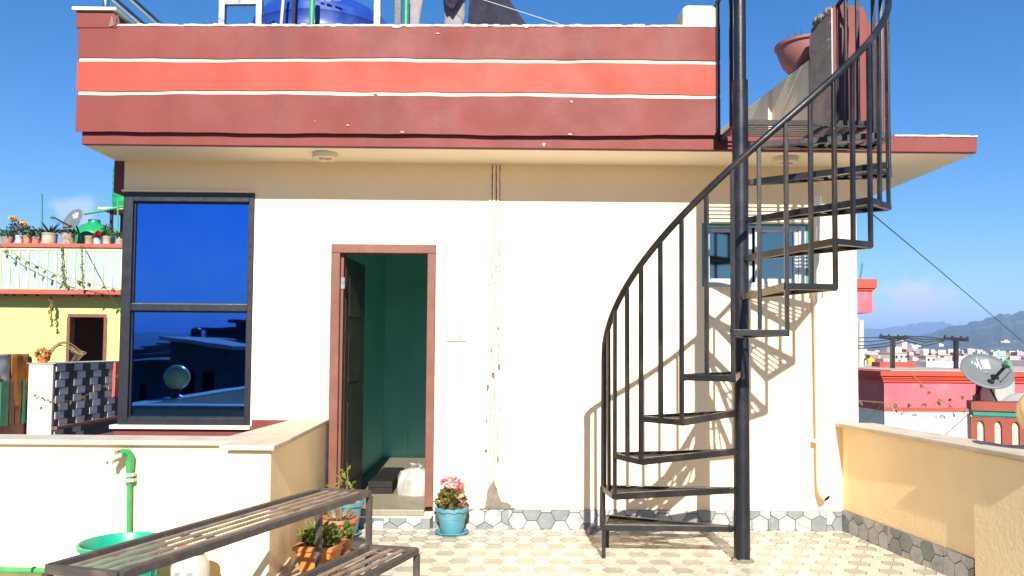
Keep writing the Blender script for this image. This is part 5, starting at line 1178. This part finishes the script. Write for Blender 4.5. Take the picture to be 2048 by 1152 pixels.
def far_house(px, d, w, top, ci, detail, label=None, group='houses of the far town', base=ZG):
    x = at(px, 700, d).x; dep = w*rnd.uniform(0.8, 1.2); m_ = palette[ci]; a = rnd.uniform(-0.5, 0.5)
    t = thing('town_house', label or where(px, d, ci), 'house', (x, d, base), group)
    def rot(o): o.rotation_euler = (0, 0, a); o.location = (0, 0, 0); return o
    def mk(name, g, mm, p=t): 
        o = MB(); o.v, o.f = g.v, g.f
        me = bpy.data.meshes.new(name); me.from_pydata(o.v, [], o.f); me.materials.append(mm); q = bpy.data.objects.new(name, me); COL.objects.link(q); q.parent = p
        if p is t: q.rotation_euler = (0, 0, a)
        return q
    h = top-base; wl = mk('wall', MB().box((-w/2, -dep/2, 0), (w/2, dep/2, h)), m_)
    rf = mk('roof', MB().box((-w/2-0.3, -dep/2-0.3, h+0.01), (w/2+0.3, dep/2+0.3, h+0.3)), roofslab_m if rnd.random() < 0.75 else redpaint)
    sx_ = rnd.uniform(-0.25, 0.25)*w
    mk('stair_room', MB().box((sx_-w*0.2, -dep*0.1, h+0.31), (sx_+w*0.2, dep*0.4, h+rnd.uniform(2.0, 2.8))), m_)
    if detail:
        nf = max(2, int(h/3)); nw = max(2, int(w/2.6))
        for f in range(nf):
            z = h-2.3-f*3.0
            if z < 0.3: break
            for i in range(nw):
                xc = -w/2+w*(i+0.5)/nw; mk('window', MB().box((xc-0.55, -dep/2-0.08, z), (xc+0.55, -dep/2-0.01, z+1.3)), townwin)
            mk('floor_band', MB().box((-w/2-0.15, -dep/2-0.16, z-0.75), (w/2+0.15, -dep/2-0.005, z-0.5)), roofslab_m)
        if rnd.random() < 0.6: mk('tank', MB().lathe([(0.55, 0), (0.6, 0.2), (0.6, 1.0), (0.3, 1.3)], (w*0.3, 0, h+0.32), 12), tankblk)
    elif rnd.random() < 0.5: mk('tank', MB().lathe([(0.55, 0), (0.6, 0.2), (0.6, 1.0), (0.3, 1.3)], (w*0.3, 0, h+0.32), 8), tankblk)
    return t
def ztop_of(y, d): return CZ-(y-697)/FPX*d
for (px, d, w, yt, ci, lab) in ((1828, 240, 3.6, 722, 1, 'cream house front rising behind the red cornice'), (1850, 262, 5.6, 727, 3, 'house with terracotta roofs right of the cream front'), (1812, 300, 6.0, 721, 4, 'pale blue house beside the nearer T-shaped post'),
                               (1768, 250, 7.0, 724, 2, 'grey concrete house left of the nearer T-shaped post'), (1740, 235, 5.5, 729, 0, 'white house low behind the stair tower pipe'), (1885, 270, 7, 722, 0, 'white house left of the farther T-shaped post'),
                               (2018, 380, 6.5, 708, 3, 'tall orange-brick house right of the dish'), (2045, 250, 9, 728, 2, 'dark grey house at the right picture edge'), (1900, 330, 8, 718, 5, 'pinkish house behind the farther T-shaped post'), (1925, 300, 7, 720, 1, 'cream house right of the farther T-shaped post')):
    far_house(px, d, w, ztop_of(yt, d), ci, True, lab, None)
cnt = 0
for i in range(210):
    d = 330*math.exp(rnd.random()*1.6); px = rnd.uniform(1718, 2056); w = rnd.uniform(5, 10)
    yt = 697+rnd.uniform(4, 24)*(300/d)**0.55 - rnd.uniform(0, 5)
    far_house(px, d, w, ztop_of(yt, d), rnd.choices(range(7), (9, 4, 4, 2, 2, 2, 1))[0], d < 520)
for i in range(26):      # scattered houses on the hill foot
    px = rnd.uniform(1780, 2060); d = rnd.uniform(1500, 2100); y = rnd.uniform(676, 694)
    ci = rnd.choice((0, 0, 1, 2)); w = rnd.uniform(9, 16); z = CZ-(y-697)/FPX*d
    far_house(px, d, w, z+3, ci, False, '%s house on the lower hillside %s' % (pname[ci], where(px, 300, ci).split(' house ')[1]), 'houses on the hillside', base=z-14)
tank((at(1741, 722, 225).x, 225, ztop_of(729, 225)+0.4), 1.1, 2.2, mat('yellow_tank', (0.75, 0.50, 0.02), 0.5), 'small yellow water tank on a far roof near the stair tower')
bpy.data.objects[-1] if False else None

# buildings across the street, behind the camera: they show as dark shapes in the blue window
shade_m = mat('backlit_dark_render', (0.075, 0.07, 0.065), 0.9, 0.2, 1.0)  # shade of the backlit house sides put into a darker colour
def mir(px, py, Ym): p = at(px, py, Ym); return Vector((p.x, 2*YF-Ym, p.z))
def across(x0p, x1p, yt, Ym, m_, label, slope=0, dep=6):
    a = mir(x0p, yt, Ym); b = mir(x1p, yt+slope, Ym); t = thing('house', label, 'house', ((a.x+b.x)/2, a.y, ZG), 'houses mirrored in the blue window')
    MB().prism([(a.x, a.y, ZG), (b.x, a.y, ZG), (b.x, a.y, b.z), (a.x, a.y, a.z)], (0, -dep, 0)).build('wall', m_, t)
    MB().prism([(a.x-0.2, a.y+0.3, a.z+0.01), (b.x+0.2, a.y+0.3, b.z+0.01), (b.x+0.2, a.y-dep-0.3, b.z+0.01), (a.x-0.2, a.y-dep-0.3, a.z+0.01)], (0, 0, 0.12)).build('roof', shade_m if slope == 0 else greywall, t)
    n = 3
    for i in range(n):
        for k in range(3):
            f = (i+0.5)/n; xc = a.x+(b.x-a.x)*f; z = min(a.z, b.z)-1.9-k*2.9; MB().box((xc-0.5, a.y+0.005, z), (xc+0.5, a.y+0.06, z+1.2)).build('window', townwin, t)
    return t
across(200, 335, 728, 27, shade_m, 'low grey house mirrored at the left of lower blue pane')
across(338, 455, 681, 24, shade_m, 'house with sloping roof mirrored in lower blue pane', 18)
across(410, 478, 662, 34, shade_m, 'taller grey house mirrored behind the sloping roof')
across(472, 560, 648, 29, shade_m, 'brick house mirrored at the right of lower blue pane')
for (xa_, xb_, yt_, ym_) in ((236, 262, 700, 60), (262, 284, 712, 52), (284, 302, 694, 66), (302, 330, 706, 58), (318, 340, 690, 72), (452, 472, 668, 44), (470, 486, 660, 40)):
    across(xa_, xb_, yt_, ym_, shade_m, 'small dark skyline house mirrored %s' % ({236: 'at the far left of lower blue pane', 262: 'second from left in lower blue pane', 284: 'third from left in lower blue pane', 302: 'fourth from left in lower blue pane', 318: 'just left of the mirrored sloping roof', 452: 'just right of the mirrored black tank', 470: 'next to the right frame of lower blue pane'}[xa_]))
across(560, 900, 672, 40, palette[1], 'cream house across the street, behind the viewer')
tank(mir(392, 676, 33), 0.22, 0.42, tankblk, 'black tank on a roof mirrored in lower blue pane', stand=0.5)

# ================================================================ VALLEY HAZE
hz = MB().box((-9200, -9200, ZG-1), (9200, 9200, 275)).build('haze', None); hz['kind'] = 'stuff'
hm = bpy.data.materials.new('haze_air'); hm.use_nodes = True; nt = hm.node_tree; nt.nodes.remove(nt.nodes['Principled BSDF'])
pv = nt.nodes.new('ShaderNodeVolumePrincipled'); pv.inputs['Color'].default_value = (0.36, 0.57, 1.0, 1); pv.inputs['Density'].default_value = 0.00026
nt.links.new(pv.outputs[0], nt.nodes['Material Output'].inputs['Volume']); hz.data.materials.clear(); hz.data.materials.append(hm)
